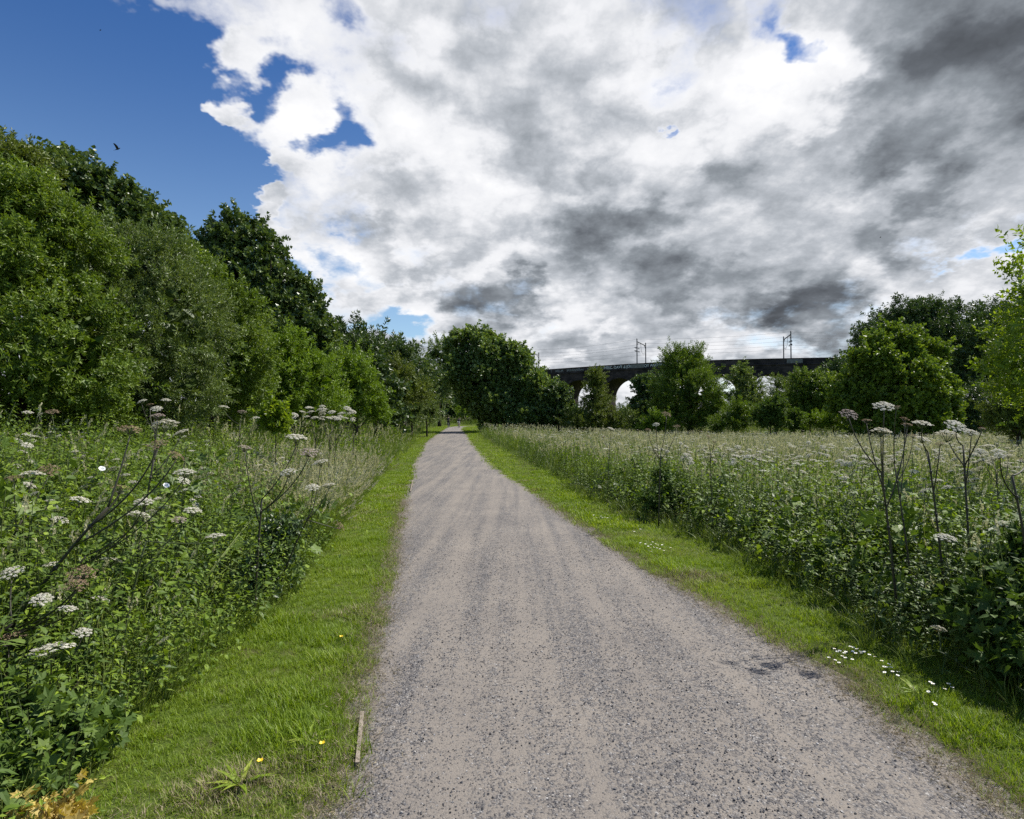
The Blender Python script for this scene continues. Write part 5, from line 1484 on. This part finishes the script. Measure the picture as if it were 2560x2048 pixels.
def small_things():
    # fence post on the bank
    w = world(2006, 1060, 50); gz = float(ground_z(w[0], 50)); v, t = box(0, 0, .55, .16, .16, 1.5); T = Tpl(); T.add(v, t, 0, .5)
    v, t = box(0, 0, 1.32, .18, .18, .06); T.add(v, t, 0, .5)
    tag(build("fence_post", T, MAT['postwood'], loc=(w[0], 50, gz)), "lone dark wooden post standing on the grassy bank", "post")
    # outbuilding glimpsed behind the olive hawthorn
    w = world(2490, 1060, 58); gz = float(ground_z(w[0], 58)); root = thing("outbuilding", "low grey outbuilding with a pale roof glimpsed behind the right hawthorns", "building", (w[0], 58, gz))
    gm = plain_mat("grey_render", [(.3, (.10, .105, .11)), (.7, (.17, .175, .18))], .9, .2, 2.0); rm = plain_mat("pale_roof", [(.3, (.30, .30, .30)), (.7, (.42, .42, .42))], .7, .3, 3.0)
    T = Tpl(); T.add(*box(0, 0, 1.7, 7, 5, 3.4)); build("wall", T, gm, root)
    T = Tpl(); v = np.array([(-3.8, -2.9, 3.35), (3.8, -2.9, 3.35), (3.8, 2.9, 3.35), (-3.8, 2.9, 3.35), (-3.8, 0, 4.6), (3.8, 0, 4.6), (-3.8, -2.9, 3.5), (3.8, -2.9, 3.5), (3.8, 2.9, 3.5), (-3.8, 2.9, 3.5)])
    T.add(v, [(0, 2, 1), (0, 3, 2), (6, 7, 5), (6, 5, 4), (8, 9, 4), (8, 4, 5), (0, 1, 7), (0, 7, 6), (2, 3, 9), (2, 9, 8), (3, 0, 6), (3, 6, 9), (9, 6, 4), (1, 2, 8), (1, 8, 7), (7, 8, 5)], 0, .5); build("roof", T, rm, root)
    T = Tpl(); T.add(*box(-.4, -2.53, 2.2, 1.2, .06, 1.0)); build("window", T, MAT['postwood'], root)
small_things()

# ------------------------------------------------------------------ cyclists and birds
def flat_mat(name, c, rough=.7, spec=.3):
    m, nt, out = new_mat(name)
    tc = nt.nodes.new("ShaderNodeTexCoord"); n = nt.nodes.new("ShaderNodeTexNoise"); n.inputs["Scale"].default_value = 9
    nt.links.new(tc.outputs["Object"], n.inputs["Vector"])
    cc = ramp(nt, n.outputs["Fac"], [(.3, tuple(x * .85 for x in c)), (.7, tuple(x * 1.12 for x in c))])
    p = principled(nt, None, rough, spec); nt.links.new(cc, p.inputs["Base Color"]); nt.links.new(p.outputs[0], out.inputs[0]); return m


def skinned(name, verts, edges, radii, mat, parent, sub=2, loc=(0, 0, 0)):
    me = bpy.data.meshes.new(name); me.from_pydata([tuple(v) for v in verts], edges, []); me.update()
    o = bpy.data.objects.new(name, me); COL.objects.link(o)
    sk = o.modifiers.new("skin", 'SKIN'); sk.use_smooth_shade = True
    for i, r in enumerate(radii):
        sv = me.skin_vertices[0].data[i]; sv.radius = (r, r) if np.isscalar(r) else r; sv.use_root = (i == 0)
    ss = o.modifiers.new("sub", 'SUBSURF'); ss.levels = sub; ss.render_levels = sub
    dg = bpy.context.evaluated_depsgraph_get(); nm = bpy.data.meshes.new_from_object(o.evaluated_get(dg))
    o.modifiers.clear(); o.data = nm; nm.name = name; nm.materials.clear(); nm.materials.append(mat)
    for p in nm.polygons: p.use_smooth = True
    o.parent = parent; o.location = loc
    return o


def ellipsoid(c, r, nu=14, nv=10, zlo=-1.0):
    V, T = [], []
    for i in range(nv + 1):
        ph = math.pi * i / nv; z = max(math.cos(ph), zlo)
        for j in range(nu):
            a = 2 * math.pi * j / nu; s = math.sin(ph); V.append((c[0] + r[0] * s * math.cos(a), c[1] + r[1] * s * math.sin(a), c[2] + r[2] * z))
    for i in range(nv):
        for j in range(nu): a, b = i * nu + j, i * nu + (j + 1) % nu; T += [(a, b + nu, b), (a, a + nu, b + nu)]
    return np.array(V), np.array(T)


def bicycle(loc, rz, s, label):
    root = thing("bicycle", label, "bicycle", loc, None, rz); root.scale = (s, s, s)
    blk, met, red = flat_mat("rubber", (.02, .02, .02), .8), flat_mat("bike_metal", (.30, .31, .33), .35, .6), flat_mat("bike_paint", (.05, .06, .10), .4, .5)
    for y in (-.42, .62):
        a = np.linspace(0, 2 * math.pi, 29); T = Tpl(); T.add(*tube([(0, y + .325 * math.cos(q), .345 + .325 * math.sin(q)) for q in a], .021, 7, cap=False)); w = build("wheel", T, blk, root, True)
        T = Tpl(); T.add(*tube([(0, y + .30 * math.cos(q), .345 + .30 * math.sin(q)) for q in a], .010, 5, cap=False)); T.add(*tube([(-.05, y, .345), (.05, y, .345)], .02, 8))
        for k in range(14): q = k * 2 * math.pi / 14; T.add(*tube([(.02 * (-1) ** k, y, .345), (0, y + .30 * math.cos(q), .345 + .30 * math.sin(q))], .0016, 3))
        build("rim", T, met, w, True)
    R, B, S, H, F = (0, -.42, .345), (0, .02, .30), (0, -.12, .80), (0, .42, .80), (0, .62, .345)
    T = Tpl()
    for a, b, r in ((B, S, .017), (B, (0, .43, .72), .020), (S, H, .016), (H, (0, .44, .66), .018)): T.add(*tube([a, b], r, 7))
    for sx in (-.055, .055):
        for a, b in ((R, B), (R, S)): T.add(*tube([(sx, a[1], a[2]), (sx * .3, b[1], b[2])], .009, 5))
        T.add(*tube([(sx, .62, .345), (sx * .8, .45, .68)], .012, 5))
    build("frame", T, red, root, True)
    T = Tpl(); T.add(*tube([S, (0, -.16, .93)], .013, 6)); build("seat_post", T, met, root, True)
    T = Tpl(); T.add(*tube([(0, -.30, .945), (0, -.20, .955), (0, -.05, .95), (0, .0, .945)], [.05, .075, .035, .018], 10)); build("saddle", T, blk, root, True)
    T = Tpl(); T.add(*tube([H, (0, .42, .98)], .014, 6)); T.add(*tube([(-.30, .38, 1.0), (-.12, .45, .98), (.12, .45, .98), (.30, .38, 1.0)], .013, 6)); build("handlebar", T, blk, root, True)
    T = Tpl(); T.add(*tube([(-.09, .02, .30), (.09, .02, .30)], .016, 6)); T.add(*tube([(.09, .02, .30), (.10, .10, .15)], .011, 5)); T.add(*tube([(-.09, .02, .30), (-.10, -.06, .45)], .011, 5))
    T.add(*box(.14, .10, .15, .09, .08, .02)); T.add(*box(-.14, -.06, .45, .09, .08, .02)); build("crank", T, met, root)
    return root


def person(loc, rz, s, label, jacket, trousers, skinc, hairc, shorts=False):
    root = thing("person", label, "person", loc, None, rz); root.scale = (s, s, s)
    sk = flat_mat("skin", skinc, .55, .4)
    P = [(0, -.14, 1.02), (0, -.06, 1.18), (0, .06, 1.36), (0, .14, 1.50), (0, .19, 1.60), (0, .21, 1.69), (0, .21, 1.76)]
    r = [(.13, .10), (.12, .09), (.14, .10), .05, (.075, .085), (.080, .095), (.045, .05)]
    E = [(0, 1), (1, 2), (2, 3), (3, 4), (4, 5), (5, 6)]
    def chain(start, pts, rad):
        k = start
        for p, q in zip(pts, rad): P.append(p); r.append(q); E.append((k, len(P) - 1)); k = len(P) - 1
        return k
    ends = []
    for sx in (-1, 1):
        w = chain(2, [(sx * .17, .08, 1.42), (sx * .27, .16, 1.20), (sx * .27, .32, 1.05), (sx * .265, .38, 1.02)], [.055, .045, .032, .026]); ends.append(w)
        for f in range(4):                                   # fingers curled over the grip
            y = .385 + .0; x = sx * (.235 + .02 * f); chain(w, [(x, .43, 1.035), (x, .455, 1.005), (x, .435, .985)], [.009, .008, .007])
        chain(w, [(sx * .235, .37, .99), (sx * .225, .40, .975)], [.010, .008])
        kn, ft = ((.30, .80), (-.06, .47)) if sx < 0 else ((.34, .66), (.10, .17))
        chain(0, [(sx * .10, -.12, .97), (sx * .12, kn[0] - .05, kn[1]), (sx * .125, (kn[0] + ft[0]) / 2 - .04, (kn[1] + ft[1]) / 2), (sx * .13, ft[0] - .05, ft[1] + .07), (sx * .135, ft[0] + .10, ft[1] + .03)], [.085, .055, .048, .032, .03])
    skinned("body", P, E, r, sk, root)
    jm, tm, hm = flat_mat("jacket", jacket), flat_mat("trousers", trousers), flat_mat("hair", hairc)
    JP = [(0, -.13, 1.04), (0, -.06, 1.18), (0, .06, 1.36), (0, .12, 1.47)]; JR = [(.165, .13), (.155, .12), (.17, .13), .075]; JE = [(0, 1), (1, 2), (2, 3)]
    for sx in (-1, 1):
        b = len(JP); JP += [(sx * .175, .08, 1.425), (sx * .28, .16, 1.20), (sx * .275, .29, 1.075)]; JR += [.075, .062, .048]; JE += [(2, b), (b, b + 1), (b + 1, b + 2)]
    skinned("jacket", JP, JE, JR, jm, root)
    TP_ = [(0, -.15, .99)]; TR = [(.155, .12)]; TE = []
    for sx in (-1, 1):
        kn, ft = ((.30, .80), (-.06, .47)) if sx < 0 else ((.34, .66), (.10, .17))
        b = len(TP_); TP_ += [(sx * .10, -.12, .97), (sx * .12, kn[0] - .07, kn[1])]; TR += [.105, .078]; TE += [(0, b), (b, b + 1)]
        if not shorts: TP_ += [(sx * .127, (kn[0] + ft[0]) / 2 - .04, (kn[1] + ft[1]) / 2), (sx * .13, ft[0] - .05, ft[1] + .09)]; TR += [.066, .05]; TE += [(b + 1, b + 2), (b + 2, b + 3)]
    skinned("trousers", TP_, TE, TR, tm, root)
    T = Tpl(); T.add(*ellipsoid((0, .185, 1.70), (.104, .118, .118), zlo=-.75)); build("hair", T, hm, root, True)
    for sx in (-1, 1):
        kn, ft = ((.30, .80), (-.06, .47)) if sx < 0 else ((.34, .66), (.10, .17))
        T = Tpl(); T.add(*tube([(sx * .13, ft[0] - .10, ft[1] + .05), (sx * .13, ft[0], ft[1] + .045), (sx * .135, ft[0] + .10, ft[1] + .03), (sx * .135, ft[0] + .17, ft[1] + .02)], [.035, .046, .042, .025], 9)); build("shoe", T, flat_mat("shoe", (.03, .03, .03)), root, True)
    # face: eyes, nose, mouth and ears on the far side of the head
    T = Tpl(); T.add(*ellipsoid((0, .305, 1.665), (.014, .022, .022), 8, 6)); T.add(*ellipsoid((0, .292, 1.625), (.026, .010, .007), 8, 6)); build("face", T, sk, root, True)
    for sx in (-1, 1):
        T = Tpl(); T.add(*ellipsoid((sx * .085, .20, 1.67), (.012, .022, .032), 8, 6)); build("ear", T, sk, root, True)
        T = Tpl(); T.add(*ellipsoid((sx * .032, .290, 1.69), (.011, .008, .008), 8, 6)); build("eye", T, flat_mat("eye", (.05, .04, .03), .2), root, True)
    return root


for (px, s, lb, lp, jk, tr, sh) in (
        ((1121, 86.0), .95, "dark bicycle under the cyclist on the left of the path", "person cycling away on the left, all in black with a hooded jacket", (.012, .012, .016), (.012, .012, .018), False),
        ((1147, 85.0), .82, "small bicycle under the child on the right of the path", "child cycling away on the right in a dark top and pale shorts", (.014, .014, .02), (.62, .62, .64), True)):
    Y = px[1]; X = (px[0] - CX) / F_PX * Y; z = float(rise(Y)) + .035; rz = -.06
    bicycle((X, Y, z), rz, s, lb)
    person((X, Y, z), rz, s, lp, jk, tr, (.45, .30, .22), (.05, .035, .025), sh)


def bird(px, D, s, label, rot, flap=.9):
    w = world(px[0], px[1], D); root = thing("bird", label, "bird", tuple(w)); root.rotation_euler = rot; root.scale = (s, s, s)
    m = flat_mat("dark_plumage", (.035, .033, .035), .7)
    v, t, mm, r = tube([(-.17, 0, -.02), (-.10, 0, -.005), (-.03, 0, 0), (.05, 0, .005), (.11, 0, .02), (.15, 0, .035), (.18, 0, .03), (.205, 0, .022)], [.012, .03, .048, .05, .036, .028, .018, .003], 10); T = Tpl(); T.add(v, t); build("body", T, m, root, True)
    for sy in (-1, 1):
        T = Tpl(); c, sn = math.cos(flap), math.sin(flap)
        prof = [(0, .06, -.06), (.12, .085, -.06), (.24, .07, -.05), (.34, .03, -.05), (.42, -.02, -.06)]
        V = [];
        for (y, xf, xb) in prof:
            yy = sy * (.03 + y * c); zz = .02 + y * sn - .10 * y * y * 2
            for dz in (.006, -.004): V += [(xf, yy, zz + dz), (xb - .10 * y, yy, zz + dz * .6)]
        TT = []
        for k in range(4):
            a = k * 4; b = a + 4; TT += [(a, a + 1, b + 1), (a, b + 1, b), (a + 2, b + 3, a + 3), (a + 2, b + 2, b + 3), (a, b, b + 2), (a, b + 2, a + 2), (a + 1, a + 3, b + 3), (a + 1, b + 3, b + 1)]
        T.add(V, TT); build("wing", T, m, root)
    T = Tpl(); T.add([(-.15, -.012, -.02), (-.15, .012, -.02), (-.29, .05, -.03), (-.29, -.05, -.03), (-.15, 0, -.012), (-.29, 0, -.022)], [(0, 3, 5), (0, 5, 4), (4, 5, 2), (4, 2, 1), (0, 1, 2), (0, 2, 3)]); build("tail", T, m, root)


bird((294, 373), 34, .80, "dark bird with raised wings flying in the blue sky above the left trees", (.55, -.45, .5), 1.15)
bird((251, 76), 150, 1.0, "tiny bird high in the blue sky near the top left corner", (0, 0, .9), .2)
bird((2201, 594), 150, 1.0, "tiny bird against the grey clouds at the right", (0, 0, -.3), .3)
bird((1569, 966), 120, 1.0, "tiny bird flying inside the widest open viaduct arch", (.3, 0, 1.2), .8)
